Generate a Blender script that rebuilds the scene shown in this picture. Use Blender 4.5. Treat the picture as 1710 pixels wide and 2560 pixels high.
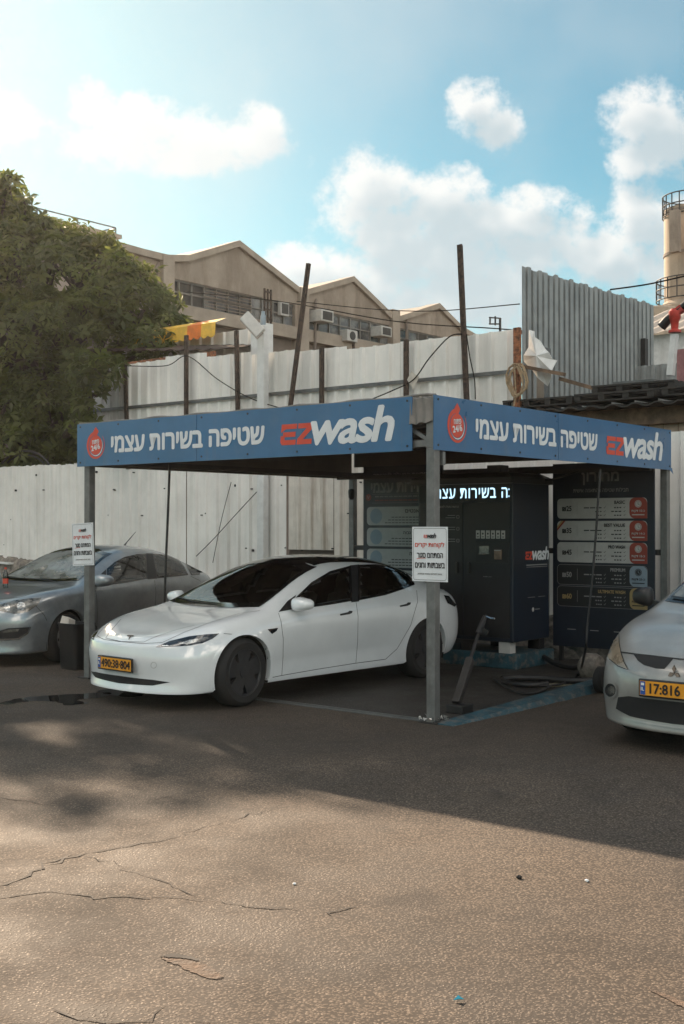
import bpy, bmesh, math, random
from math import radians as R, sin, cos, tan, pi, sqrt, atan2
from mathutils import Vector as V, Matrix as M4
from mathutils.bvhtree import BVHTree
from mathutils.geometry import delaunay_2d_cdt
import numpy as np
random.seed(7); rng = np.random.default_rng(7)
S = bpy.context.scene
COL = S.collection
for o in list(bpy.data.objects): bpy.data.objects.remove(o)

# ------------------------------------------------------------------ camera
F, U0, VH, H = 2950.0, 855.0, 1310.0, 1.78       # focal length, centre column, horizon row (photo pixels); eye height
cam = bpy.data.objects.new('camera', bpy.data.cameras.new('camera')); COL.objects.link(cam)
cam.location = (0, 0, H)
cam.rotation_euler = (R(90) + math.atan((VH - 1280) / F), 0, 0)
cam.data.sensor_fit = 'HORIZONTAL'; cam.data.sensor_width = 24; cam.data.lens = 24 * F / 1710
cam.data.clip_start = .1; cam.data.clip_end = 3000
S.camera = cam

# ------------------------------------------------------------------ light
SUN_AZ, SUN_EL = 25.0, 25.6                       # degrees left of the view axis, above the horizon
SKY_STRENGTH, SUN_STRENGTH, EXPOSURE = .05, 4.1, 1.5
S.view_settings.view_transform = 'Standard'; S.view_settings.look = 'None'
S.view_settings.exposure = EXPOSURE; S.view_settings.gamma = 1
sun = bpy.data.objects.new('sun', bpy.data.lights.new('sun', 'SUN')); COL.objects.link(sun)
sd = V((-sin(R(SUN_AZ)) * cos(R(SUN_EL)), cos(R(SUN_AZ)) * cos(R(SUN_EL)), sin(R(SUN_EL))))
sun.rotation_euler = (-sd).to_track_quat('-Z', 'Y').to_euler()
sun.data.energy = SUN_STRENGTH; sun.data.angle = R(.6); sun.data.color = (1, .775, .56)
sun.location = (-8, 10, 20)

W = bpy.data.worlds.new('World'); S.world = W; W.use_nodes = True
nt = W.node_tree; nt.nodes.clear()
def N(t, **k):
    n = nt.nodes.new(t)
    for a, b in k.items(): setattr(n, a, b)
    return n
def L(a, b): nt.links.new(a, b)
def put(s, v):
    if hasattr(v, 'is_linked') or isinstance(v, bpy.types.NodeSocket): L(v, s)
    else: s.default_value = v
def mth(op, a, b=None, c=None, clamp=False):
    n = N('ShaderNodeMath', operation=op); n.use_clamp = clamp
    put(n.inputs[0], a)
    if b is not None: put(n.inputs[1], b)
    if c is not None: put(n.inputs[2], c)
    return n.outputs[0]
def mapr(v, a, b, c=0., d=1., smooth=True):
    n = N('ShaderNodeMapRange'); n.interpolation_type = 'SMOOTHSTEP' if smooth else 'LINEAR'
    put(n.inputs[0], v); n.inputs[1].default_value = a; n.inputs[2].default_value = b
    n.inputs[3].default_value = c; n.inputs[4].default_value = d
    return n.outputs[0]
def mixc(f, a, b, blend='MIX'):
    n = N('ShaderNodeMix', data_type='RGBA', blend_type=blend)
    put(n.inputs[0], f); put(n.inputs[6], a); put(n.inputs[7], b)
    return n.outputs[2]
sky = N('ShaderNodeTexSky', sky_type='NISHITA', sun_disc=False)
sky.sun_elevation = R(SUN_EL); sky.sun_rotation = R(-SUN_AZ)
sky.air_density = 1.0; sky.dust_density = .36; sky.ozone_density = 2.0; sky.altitude = 0
tc = N('ShaderNodeTexCoord'); sx = N('ShaderNodeSeparateXYZ'); L(tc.outputs['Generated'], sx.inputs[0])
dx, dy, dz = sx.outputs
yy = mth('MAXIMUM', dy, .08)
p_, q_ = mth('DIVIDE', dx, yy), mth('DIVIDE', dz, yy)
# each cloud of this sky: a few ellipses of directions (p = east/north, q = up/north), broken up by noise
CLOUDS = [(-.195, .330, .046, .026), (-.215, .352, .022, .024), (-.17, .338, .03, .026), (-.115, .328, .05, .022), (-.07, .332, .022, .026), (-.14, .315, .09, .018), (-.30, .345, .04, .020),
          (.118, .352, .024, .022), (.105, .360, .014, .016), (.130, .340, .022, .02),
          (.025, .285, .032, .028), (.07, .275, .055, .028), (.06, .255, .07, .032), (.13, .255, .085, .024), (.10, .228, .10, .03),
          (-.02, .215, .05, .024), (.02, .195, .075, .03), (.10, .188, .06, .03), (.135, .205, .05, .024), (.0, .17, .08, .018),
          (.255, .345, .03, .030), (.275, .33, .04, .034), (.25, .31, .022, .018), (.255, .26, .024, .03), (.275, .235, .05, .04), (.22, .225, .03, .024),
          (-.06, .21, .014, .02), (.165, .275, .03, .014), (.40, .30, .09, .05), (-.52, .3, .08, .04)]
def cloud(px, qx, soft=False):
    cv = N('ShaderNodeCombineXYZ'); put(cv.inputs[0], px); put(cv.inputs[1], qx)
    f = None
    for (a, b, rx, ry) in CLOUDS:
        u = mth('MULTIPLY', mth('SUBTRACT', px, a), .72 / rx); v = mth('MULTIPLY', mth('SUBTRACT', qx, b), .72 / ry)
        d = mth('SUBTRACT', 1., mth('ADD', mth('MULTIPLY', u, u), mth('MULTIPLY', v, v)))
        f = d if f is None else mth('SMOOTH_MAX', f, d, .35)
    f = mth('MAXIMUM', f, -1.2)
    n = N('ShaderNodeTexNoise'); n.inputs['Scale'].default_value = 24; n.inputs['Detail'].default_value = 2 if soft else 7; n.inputs['Roughness'].default_value = .64
    L(cv.outputs[0], n.inputs['Vector'])
    if soft: return mth('ADD', f, mth('MULTIPLY', mth('SUBTRACT', n.outputs[0], .52), 1.2))
    n2 = N('ShaderNodeTexNoise'); n2.inputs['Scale'].default_value = 70; n2.inputs['Detail'].default_value = 5; n2.inputs['Roughness'].default_value = .6
    L(cv.outputs[0], n2.inputs['Vector'])
    f = mth('ADD', f, mth('MULTIPLY', mth('SUBTRACT', n.outputs[0], .52), 2.3))
    return mth('ADD', f, mth('MULTIPLY', mth('SUBTRACT', n2.outputs[0], .5), .8))
c0 = cloud(p_, q_)
c1 = cloud(mth('SUBTRACT', p_, .013), mth('ADD', q_, .022), True)     # the same cloud a little nearer the sun: how much cloud stands in the light's way
front = mapr(dy, .1, .2)
alpha = mth('MULTIPLY', mth('MULTIPLY', mapr(c0, .08, .85), front), .95)
thick = mapr(c1, .1, 1.0)
# unseen cloud over the rest of the sky, added for reflections and fill light
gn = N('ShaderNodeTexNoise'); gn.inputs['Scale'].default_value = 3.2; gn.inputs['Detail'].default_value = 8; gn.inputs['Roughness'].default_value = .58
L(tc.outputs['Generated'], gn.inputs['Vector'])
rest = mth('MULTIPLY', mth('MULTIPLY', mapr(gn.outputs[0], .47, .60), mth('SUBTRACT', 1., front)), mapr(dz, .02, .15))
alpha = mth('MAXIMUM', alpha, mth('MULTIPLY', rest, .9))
CLOUD_LIT, CLOUD_SHADE = (6.9, 6.95, 6.8, 1), (4.1, 4.8, 5.1, 1)
REST_FILL = (30., 27.5, 24.5, 1)                 # unseen clouds behind the camera, brightened to fill the shaded fronts
sdot = N('ShaderNodeVectorMath', operation='DOT_PRODUCT'); L(tc.outputs['Generated'], sdot.inputs[0]); sdot.inputs[1].default_value = tuple(sd)
near_sun = mapr(sdot.outputs['Value'], .86, .97)
thick = mth('MULTIPLY', thick, mth('SUBTRACT', 1., mth('MULTIPLY', near_sun, .85)))
ccol = mixc(thick, CLOUD_LIT, CLOUD_SHADE)
ccol = mixc(rest, ccol, REST_FILL)
haze_n = N('ShaderNodeTexNoise'); haze_n.inputs['Scale'].default_value = 5; haze_n.inputs['Detail'].default_value = 4
L(tc.outputs['Generated'], haze_n.inputs['Vector'])
veil = mth('MULTIPLY', mapr(haze_n.outputs[0], .38, .75), .30)
skyt = mixc(1., sky.outputs[0], (.53, .82, .72, 1), 'MULTIPLY')
skyc = mixc(veil, skyt, (5.3, 5.7, 5.75, 1))
skyc = mixc(mth('MULTIPLY', mapr(sdot.outputs['Value'], .86, .99), .30), skyc, (8.0, 7.8, 7.3, 1))   # glow round the sun, mixed into the sky colour
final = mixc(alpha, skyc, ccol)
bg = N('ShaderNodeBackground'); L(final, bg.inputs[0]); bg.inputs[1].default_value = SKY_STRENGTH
wo = N('ShaderNodeOutputWorld'); L(bg.outputs[0], wo.inputs[0])
W.cycles.sampling_method = 'MANUAL'; W.cycles.sample_map_resolution = 1024
S.cycles.max_bounces = 8; S.cycles.transparent_max_bounces = 16; S.cycles.use_denoising = True
S.cycles.caustics_reflective = False; S.cycles.caustics_refractive = False
S.cycles.sample_clamp_indirect = 8

# ------------------------------------------------------------------ yard axes: a runs into the wash bay, b runs along the fence to the left
TH = R(39)
E1 = V((sin(TH), cos(TH), 0)); E2 = V((-cos(TH), sin(TH), 0)); P0 = V((.825, 10.54, 0)); YROT = pi / 2 - TH
def Wd(a, b, z=0): return P0 + E1 * a + E2 * b + V((0, 0, z))
def ray(u, v): return V(((u - U0) / F, 1, (VH - v) / F))
def yd(p):
    d = V(p) - P0; return V((d.dot(E1), d.dot(E2), p[2]))
def ona(u, v, a):
    r = ray(u, v); t = (a + P0.dot(E1)) / r.dot(E1); return yd(V((0, 0, H)) + r * t)
def onb(u, v, b):
    r = ray(u, v); t = (b + P0.dot(E2)) / r.dot(E2); return yd(V((0, 0, H)) + r * t)
def ong(u, v, z=0): 
    r = ray(u, v); t = (z - H) / r.z; return V((0, 0, H)) + r * t
def ongy(u, v, z=0): return yd(ong(u, v, z))
def D(x, y): return (x * 1710 / 1568, y * 1710 / 1568)   # full view pixels -> photo pixels

# ------------------------------------------------------------------ materials
def mat(name, col, rough=.5, metal=0., coat=0., var=.12, vscale=6., bump=0., bscale=40., spec=.5, streak=None, dust=None, emit=None, coatr=.05, pos='Object'):
    global nt
    m = bpy.data.materials.new(name); m.use_nodes = True; nt = m.node_tree
    b = nt.nodes['Principled BSDF']
    tcx = N('ShaderNodeTexCoord').outputs[pos]
    c = (*col, 1)
    cs = None
    if var:
        n = N('ShaderNodeTexNoise'); n.inputs['Scale'].default_value = vscale; n.inputs['Detail'].default_value = 6; n.inputs['Roughness'].default_value = .65
        L(tcx, n.inputs['Vector'])
        lo = tuple(max(0, x * (1 - 1.6 * var)) for x in col) + (1,); hi = tuple(min(1, x * (1 + 1.6 * var)) for x in col) + (1,)
        cs = mixc(mapr(n.outputs[0], .3, .7), lo, hi)
        rr = mapr(n.outputs[0], .25, .75, max(.02, rough * (1 - .25)), min(1, rough * 1.25), False)
        L(rr, b.inputs['Roughness'])
    else: b.inputs['Roughness'].default_value = rough
    for (scol, ssc, lo_, hi_, amt) in ([] if not streak else streak):       # vertical runs of dirt or rust
        mp = N('ShaderNodeMapping'); L(tcx, mp.inputs[0]); mp.inputs['Scale'].default_value = ssc
        n = N('ShaderNodeTexNoise'); n.inputs['Scale'].default_value = 1; n.inputs['Detail'].default_value = 6; n.inputs['Roughness'].default_value = .7
        L(mp.outputs[0], n.inputs['Vector'])
        cs = mixc(mth('MULTIPLY', mapr(n.outputs[0], lo_, hi_), amt), cs if cs is not None else c, (*scol, 1))
    if dust:                                                            # (colour, scale, low, high, amount)
        n = N('ShaderNodeTexNoise'); n.inputs['Scale'].default_value = dust[1]; n.inputs['Detail'].default_value = 8; n.inputs['Roughness'].default_value = .7
        L(tcx, n.inputs['Vector'])
        cs = mixc(mth('MULTIPLY', mapr(n.outputs[0], dust[2], dust[3]), dust[4]), cs if cs is not None else c, (*dust[0], 1))
    if cs is not None: L(cs, b.inputs['Base Color'])
    else: b.inputs['Base Color'].default_value = c
    b.inputs['Metallic'].default_value = metal; b.inputs['Coat Weight'].default_value = coat; b.inputs['Coat Roughness'].default_value = coatr
    b.inputs['Specular IOR Level'].default_value = spec
    if coat >= 1: b.inputs['Coat IOR'].default_value = 1.75
    if bump:
        n = N('ShaderNodeTexNoise'); n.inputs['Scale'].default_value = bscale; n.inputs['Detail'].default_value = 5
        L(tcx, n.inputs['Vector'])
        bp = N('ShaderNodeBump'); bp.inputs['Strength'].default_value = bump; bp.inputs['Distance'].default_value = .02
        L(n.outputs[0], bp.inputs['Height']); L(bp.outputs[0], b.inputs['Normal'])
    if emit:
        b.inputs['Emission Color'].default_value = (*emit[0], 1); b.inputs['Emission Strength'].default_value = emit[1]
    return m
def glassmat(name, tint, refl=1.5, rough=.02, film=0.):
    global nt
    m = bpy.data.materials.new(name); m.use_nodes = True; nt = m.node_tree; nt.nodes.clear()
    out = N('ShaderNodeOutputMaterial'); mx = N('ShaderNodeMixShader'); fr = N('ShaderNodeFresnel'); fr.inputs[0].default_value = refl
    tr = N('ShaderNodeBsdfTransparent'); tr.inputs[0].default_value = (*tint, 1)
    gl = N('ShaderNodeBsdfGlossy'); gl.inputs[1].default_value = rough
    tcx = N('ShaderNodeTexCoord'); nn = N('ShaderNodeTexNoise'); nn.inputs['Scale'].default_value = 3; L(tcx.outputs['Object'], nn.inputs['Vector'])
    bp = N('ShaderNodeBump'); bp.inputs['Strength'].default_value = .06; bp.inputs['Distance'].default_value = .02; L(nn.outputs[0], bp.inputs['Height']); L(bp.outputs[0], gl.inputs['Normal'])
    L(fr.outputs[0], mx.inputs[0]); L(tr.outputs[0], mx.inputs[1]); L(gl.outputs[0], mx.inputs[2]); L(mx.outputs[0], out.inputs[0])
    if film:                                            # a film of dust on the pane
        df = N('ShaderNodeBsdfDiffuse'); df.inputs[0].default_value = (.50, .53, .51, 1); m2 = N('ShaderNodeMixShader')
        fn = N('ShaderNodeTexNoise'); fn.inputs['Scale'].default_value = 5; fn.inputs['Detail'].default_value = 6; L(tcx.outputs['Object'], fn.inputs['Vector'])
        L(mapr(fn.outputs[0], .3, .7, film * .6, film * 1.4), m2.inputs[0]); L(mx.outputs[0], m2.inputs[1]); L(df.outputs[0], m2.inputs[2]); L(m2.outputs[0], out.inputs[0])
    return m
K = {}
K['black'] = mat('black plastic', (.012, .012, .013), .45, var=.2)
K['rubber'] = mat('tyre rubber', (.014, .014, .014), .8, var=.25, vscale=20)
K['dark'] = mat('dark interior', (.012, .012, .013), .8, var=.2)
K['blackgloss'] = mat('black gloss', (.006, .006, .007), .08, coat=.6, var=0)
K['rimdark'] = mat('dark wheel cover', (.026, .026, .028), .5, var=.2, vscale=12)
K['rimsilver'] = mat('silver wheel', (.35, .35, .36), .35, .8, var=.2)
K['seat'] = mat('grey seat cloth', (.26, .24, .215), .85, var=.15)
K['white_paint'] = mat('white pearl paint', (.76, .78, .79), .22, coat=1., var=.03, vscale=2, coatr=.03)
K['grey_paint'] = mat('dusty grey metallic paint', (.29, .31, .325), .34, .55, coat=1., var=.10, vscale=4, coatr=.06, dust=((.30, .29, .27), 9, .5, .8, .2))
K['silver_paint'] = mat('dusty silver paint', (.33, .318, .298), .38, .35, coat=.8, var=.08, vscale=3, coatr=.12, dust=((.30, .27, .24), 14, .52, .8, .35))
K['glass'] = glassmat('car glass', (.30, .33, .33), 1.9)
K['glass_green'] = glassmat('greenish dusty car glass', (.33, .38, .36), 2.2, .05, .26)
K['glass_dark'] = glassmat('dark car glass', (.40, .41, .41), 2.0)
K['chrome'] = mat('chrome', (.6, .6, .6), .15, 1., var=.05)
K['lamp_smoke'] = mat('smoked headlight', (.03, .034, .04), .12, .3, coat=1., var=.8, vscale=9)
K['lamp_clear'] = mat('dusty headlight', (.17, .165, .15), .22, .5, coat=.8, var=.5, vscale=10)
K['lamp_amber'] = mat('yellowed headlight', (.27, .21, .15), .3, .1, coat=.7, var=.14, vscale=7)
K['lamp_core'] = mat('headlight reflector', (.5, .5, .48), .2, .8, var=.5, vscale=18)
K['plate'] = mat('yellow number plate', (.72, .30, .02), .45, var=.06)
K['plateblue'] = mat('plate blue', (.02, .08, .32), .45, var=0)
K['ink'] = mat('black ink', (.012, .012, .014), .6, var=0)
K['white'] = mat('white print', (.72, .74, .76), .5, var=.03)
K['red'] = mat('red print', (.62, .07, .035), .5, var=.05)
K['post'] = mat('grey steel post', (.17, .172, .168), .5, .35, var=.14, vscale=8, streak=[((.10, .085, .07), (14, 14, 1.2), .5, .75, .5)], bump=.05)
K['steel_dark'] = mat('dark steel', (.045, .043, .042), .55, .4, var=.2)
K['sign_blue'] = mat('blue sign board', (.034, .130, .275), .33, var=.07, vscale=1.6, coat=.25, coatr=.2, dust=((.20, .23, .26), 3, .5, .85, .2), streak=[((.11, .13, .15), (7, 7, .7), .52, .78, .4)], bump=.16, bscale=2.2)
K['tarp'] = mat('grey tarpaulin', (.20, .185, .17), .7, var=.12, vscale=5, bump=.25, bscale=14)
K['soffit'] = mat('brown underside', (.105, .092, .08), .75, var=.15, vscale=3)
K['cab_blue'] = mat('dark blue cabinet', (.007, .014, .026), .35, var=.15, vscale=2)
K['cab_black'] = mat('black cabinet', (.013, .014, .016), .4, var=.15)
K['board'] = mat('dark board', (.014, .020, .034), .4, var=.18, vscale=1.3, dust=((.10, .09, .08), 4, .55, .85, .2))
K['card'] = mat('pale grey print', (.50, .49, .47), .5, var=.05)
K['carddark'] = mat('dark grey print', (.022, .023, .026), .5, var=.05)
K['cardred'] = mat('dull red print', (.30, .055, .038), .5, var=.05)
K['cardblue'] = mat('blue grey print', (.27, .34, .40), .5, var=.05)
K['cardgold'] = mat('gold print', (.42, .30, .13), .5, var=.05)
K['dim'] = mat('dim print', (.32, .315, .31), .5, var=0)
K['led'] = mat('lit display', (.05, .05, .06), .5, var=0, emit=((.50, .80, 1), .62))
K['hose'] = mat('black hose', (.015, .015, .016), .5, var=.2)
K['rust'] = mat('rusty steel', (.055, .036, .027), .8, var=.45, vscale=16, bump=.2)
K['rust_orange'] = mat('bright rust', (.22, .085, .04), .85, var=.5, vscale=18, bump=.2)
K['rail'] = mat('grey rail', (.14, .145, .145), .55, .5, var=.15)
K['fence'] = mat('dirty white sheet', (.79, .765, .73), .42, var=.06, vscale=1.1, spec=.4,
    streak=[((.50, .475, .44), (5, 5, .5), .45, .78, .35), ((.26, .20, .15), (16, 16, 1.6), .66, .84, .5)], dust=((.20, .17, .14), 26, .70, .80, .6))
K['fence_old'] = mat('rust stained sheet', (.66, .61, .55), .5, var=.08, vscale=2,
    streak=[((.36, .30, .24), (8, 8, .7), .45, .7, .6), ((.24, .12, .06), (22, 22, 1.5), .60, .74, .75)], dust=((.18, .10, .06), 20, .64, .76, .8))
K['fence_shade'] = mat('shaded grey sheet', (.42, .41, .40), .5, var=.1, vscale=2, streak=[((.25, .235, .22), (9, 9, .6), .42, .7, .6)])  # fence sheet greyed where tree shade falls, shade put into the colour
K['galv'] = mat('galvanised sheet', (.30, .315, .315), .5, .3, var=.12, vscale=2.5, streak=[((.22, .225, .22), (9, 9, .5), .42, .75, .6), ((.25, .19, .15), (18, 18, 1.2), .64, .82, .4)])
K['wallwhite'] = mat('white rendered wall', (.66, .65, .63), .7, var=.06, streak=[((.45, .42, .38), (3, 3, .5), .5, .75, .5)])
K['concrete'] = mat('concrete facade', (.36, .29, .235), .85, var=.10, vscale=1.2, bump=.12, bscale=9,
    streak=[((.19, .145, .115), (.9, .9, .3), .40, .64, .8), ((.30, .25, .20), (.8, .8, 14), .45, .7, .35)])
K['concrete_trim'] = mat('concrete band', (.36, .295, .24), .85, var=.09, vscale=2, streak=[((.27, .22, .18), (2, 2, .6), .5, .75, .5)])
K['concrete_dark'] = mat('brown recessed wall', (.19, .15, .125), .9, var=.12, vscale=1.5)
K['roofsheet'] = mat('pale roof sheet', (.30, .265, .23), .7, var=.1)
K['winglass'] = mat('dusty factory glass', (.05, .055, .06), .22, var=.7, vscale=.9, dust=((.30, .29, .27), .7, .45, .62, .6))
K['windark'] = mat('dark opening', (.02, .019, .018), .6, var=.4)
K['winframe'] = mat('grey window frame', (.17, .16, .15), .6, var=.1)
K['ac'] = mat('air conditioner', (.52, .50, .47), .55, var=.08)
K['brick'] = mat('brown brick', (.24, .17, .125), .9, var=.2, vscale=8, bump=.2)
K['wood'] = mat('weathered plank', (.16, .105, .07), .8, var=.3, vscale=6, bump=.2, bscale=25)
K['wood_dark'] = mat('dark timber', (.028, .026, .024), .8, var=.35, vscale=10, bump=.25)
K['shedwall'] = mat('peeling board wall', (.42, .31, .235), .8, var=.12, vscale=3, streak=[((.22, .15, .10), (12, 12, 1), .55, .75, .6)])
K['plastic_white'] = mat('white plastic', (.66, .66, .65), .45, var=.06)
K['rope'] = mat('tan rope', (.33, .24, .15), .9, var=.2, vscale=40)
K['yellow'] = mat('yellow canvas', (.80, .48, .07), .7, var=.1)
K['orange'] = mat('orange canvas', (.75, .20, .04), .7, var=.1)
K['chimney'] = mat('stained chimney render', (.42, .33, .25), .85, var=.1, vscale=1, streak=[((.20, .14, .10), (2.4, 2.4, .3), .48, .72, .7)])
K['redpaint'] = mat('red machine paint', (.40, .03, .02), .45, var=.2)
K['pink'] = mat('faded pink board', (.36, .17, .17), .7, var=.15)
K['bark'] = mat('bark', (.06, .045, .033), .9, var=.3, bump=.4)
K['leafA'] = mat('leaf green', (.095, .105, .036), .5, var=.35, vscale=.5, spec=.35)
K['leafB'] = mat('leaf dark green', (.055, .066, .024), .5, var=.35, vscale=.5, spec=.35)
K['paper'] = mat('paper', (.55, .50, .44), .8, var=.08)
K['stone'] = mat('rubble stone', (.20, .175, .15), .9, var=.3, vscale=9, bump=.4)
K['clear'] = glassmat('clear bottle', (.80, .84, .86), 1.5, .03)
K['wire'] = mat('dull black wire', (.012, .012, .012), 1., spec=0., var=0)
K['foil'] = mat('crumpled foil', (.45, .44, .42), .35, .6, var=.3)
K['teal'] = mat('turquoise leaf', (.03, .3, .4), .5, var=0)
# ------------------------------------------------------------------ mesh and scene helpers
BASE = {}
def tag(o, label=None, cat=None, group=None, kind=None):
    if label: o['label'] = label
    if cat: o['category'] = cat
    if group: o['group'] = group
    if kind: o['kind'] = kind
    return o
def thing(name, label, cat, base=(0, 0, 0), group=None, rot=None, world=False):
    """Empty at the base of a thing. base in yard coordinates unless world."""
    o = bpy.data.objects.new(name, None); COL.objects.link(o); o.empty_display_size = .2
    base = V(base)
    if world: o.location = base; o.rotation_euler = (0, 0, rot or 0); BASE[o] = V((0, 0, 0)) if rot is not None else base
    else: o.location = Wd(*base); o.rotation_euler = (0, 0, YROT); BASE[o] = base
    return tag(o, label, cat, group)
class MB:
    def __init__(s): s.v = []; s.f = []
    def add(s, vs, fs):
        n = len(s.v); s.v += [tuple(x) for x in vs]; s.f += [tuple(i + n for i in f) for f in fs]; return s
    def box(s, lo, hi):
        x0, y0, z0 = lo; x1, y1, z1 = hi
        return s.add([(x0, y0, z0), (x1, y0, z0), (x1, y1, z0), (x0, y1, z0), (x0, y0, z1), (x1, y0, z1), (x1, y1, z1), (x0, y1, z1)],
            [(0, 3, 2, 1), (4, 5, 6, 7), (0, 1, 5, 4), (1, 2, 6, 5), (2, 3, 7, 6), (3, 0, 4, 7)])
    def bar(s, p, q, w, h=None, up=(0, 0, 1)):
        p, q = V(p), V(q); d = (q - p).normalized(); upv = V(up)
        if abs(d.dot(upv)) > .98: upv = V((1, 0, 0))
        r = d.cross(upv).normalized(); u = r.cross(d); h = h or w
        vs = [c + r * (i * w / 2) + u * (j * h / 2) for c in (p, q) for i, j in ((-1, -1), (1, -1), (1, 1), (-1, 1))]
        return s.add(vs, [(3, 2, 1, 0), (4, 5, 6, 7), (0, 1, 5, 4), (1, 2, 6, 5), (2, 3, 7, 6), (3, 0, 4, 7)])
    def tube(s, pts, r, n=8, cap=True):
        pts = [V(p) for p in pts]; rs = r if isinstance(r, (list, tuple)) else [r] * len(pts); rings = []; prev = None
        for i, p in enumerate(pts):
            t = (pts[min(i + 1, len(pts) - 1)] - pts[max(i - 1, 0)])
            t = t.normalized() if t.length > 1e-9 else V((0, 0, 1))
            if prev is None: a = t.cross(V((0, 0, 1)) if abs(t.z) < .9 else V((1, 0, 0))).normalized()
            else: a = (prev - t * prev.dot(t)); a = a.normalized() if a.length > 1e-6 else t.cross(V((1, 0, .3))).normalized()
            prev = a; b = t.cross(a)
            rings.append([p + (a * cos(2 * pi * k / n) + b * sin(2 * pi * k / n)) * rs[i] for k in range(n)])
        vs = [v for g in rings for v in g]; fs = []
        for i in range(len(rings) - 1):
            for k in range(n): fs.append((i * n + k, i * n + (k + 1) % n, (i + 1) * n + (k + 1) % n, (i + 1) * n + k))
        if cap: fs += [tuple(range(n - 1, -1, -1)), tuple((len(rings) - 1) * n + k for k in range(n))]
        return s.add(vs, fs)
    def lathe(s, prof, c=(0, 0, 0), axis='z', n=24, closed=False, cap=True):
        vs = []
        for (r, h) in prof:
            for k in range(n):
                a = 2 * pi * k / n; x, y = r * cos(a), r * sin(a)
                p = {'z': (x, y, h), 'y': (x, h, -y), 'x': (h, x, y)}[axis]
                vs.append((p[0] + c[0], p[1] + c[1], p[2] + c[2]))
        m = len(prof); fs = []
        for i in range(m if closed else m - 1):
            j = (i + 1) % m
            for k in range(n): fs.append((i * n + k, i * n + (k + 1) % n, j * n + (k + 1) % n, j * n + k))
        if not closed and cap:
            fs += [tuple(range(n - 1, -1, -1)), tuple((m - 1) * n + k for k in range(n))]
        return s.add(vs, fs)
    def prism(s, poly, o, ux, uy, t):
        """flat outline (list of 2D points) on the plane o + x ux + y uy, given thickness t along ux x uy"""
        o, ux, uy = V(o), V(ux), V(uy); nz = ux.cross(uy).normalized() * t; n = len(poly)
        ar = sum(poly[i][0] * poly[(i + 1) % n][1] - poly[(i + 1) % n][0] * poly[i][1] for i in range(n))
        if ar < 0: poly = poly[::-1]
        vs = [o + ux * x + uy * y for x, y in poly] + [o + ux * x + uy * y + nz for x, y in poly]
        fs = [tuple(range(n - 1, -1, -1)), tuple(range(n, 2 * n))] + [(i, (i + 1) % n, n + (i + 1) % n, n + i) for i in range(n)]
        return s.add(vs, fs)
    def mesh(s, name, off=None):
        me = bpy.data.meshes.new(name); o = off or V((0, 0, 0))
        me.from_pydata([(x - o[0], y - o[1], z - o[2]) for x, y, z in s.v], [], s.f); me.validate(); return me
    def build(s, name, m, parent=None, smooth=False, bevel=0, recalc=True, angle=40):
        me = s.mesh(name, BASE.get(parent)); return link(name, me, m, parent, smooth, bevel, recalc, angle)
def link(name, me, m, parent=None, smooth=False, bevel=0, recalc=False, angle=40):
    if recalc:
        bm = bmesh.new(); bm.from_mesh(me); bmesh.ops.recalc_face_normals(bm, faces=bm.faces); bm.to_mesh(me); bm.free()
    me.materials.append(K[m] if isinstance(m, str) else m)
    o = bpy.data.objects.new(name, me); COL.objects.link(o)
    if parent: o.parent = parent
    if smooth:
        me.polygons.foreach_set('use_smooth', [True] * len(me.polygons))
        try: me.set_sharp_from_angle(angle=R(angle))
        except Exception: pass
    if bevel:
        b = o.modifiers.new('bevel', 'BEVEL'); b.width = bevel; b.segments = 2; b.limit_method = 'ANGLE'
    return o
def rebase(o, base, label, cat, group=None, world=False):
    """make a single mesh built in yard (or world) coordinates a top-level thing with its origin at base"""
    base = V(base); o.data.transform(M4.Translation(-base))
    if world: o.location = base
    else: o.location = Wd(*base); o.rotation_euler = (0, 0, YROT)
    return tag(o, label, cat, group)
def sub(o, parent): o.parent = parent; return o
def spline(pts, n=8, closed=False):
    """Catmull-Rom through points"""
    P = [V(p) for p in pts]; out = []; m = len(P)
    for i in range(m if closed else m - 1):
        g = lambda k: P[k % m] if closed else P[max(0, min(m - 1, k))]
        a, b, c, d = g(i - 1), g(i), g(i + 1), g(i + 2)
        for k in range(n):
            t = k / n; out.append(.5 * ((2 * b) + (c - a) * t + (2 * a - 5 * b + 4 * c - d) * t * t + (3 * b - a - 3 * c + d) * t ** 3))
    if not closed: out.append(P[-1])
    return out
def rounded(x0, y0, x1, y1, r, n=5, corners=(1, 1, 1, 1)):
    out = []
    for k, (cx, cy, a0) in enumerate(((x1 - r, y1 - r, 0), (x0 + r, y1 - r, 90), (x0 + r, y0 + r, 180), (x1 - r, y0 + r, 270))):
        if corners[k]:
            for i in range(n + 1):
                a = R(a0 + 90 * i / n); out.append((cx + r * cos(a), cy + r * sin(a)))
        else: out.append([(x1, y1), (x0, y1), (x0, y0), (x1, y0)][k])
    return out
def disc(cx, cy, r, n=28, ry=None): return [(cx + r * cos(2 * pi * k / n), cy + (ry or r) * sin(2 * pi * k / n)) for k in range(n)]

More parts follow.
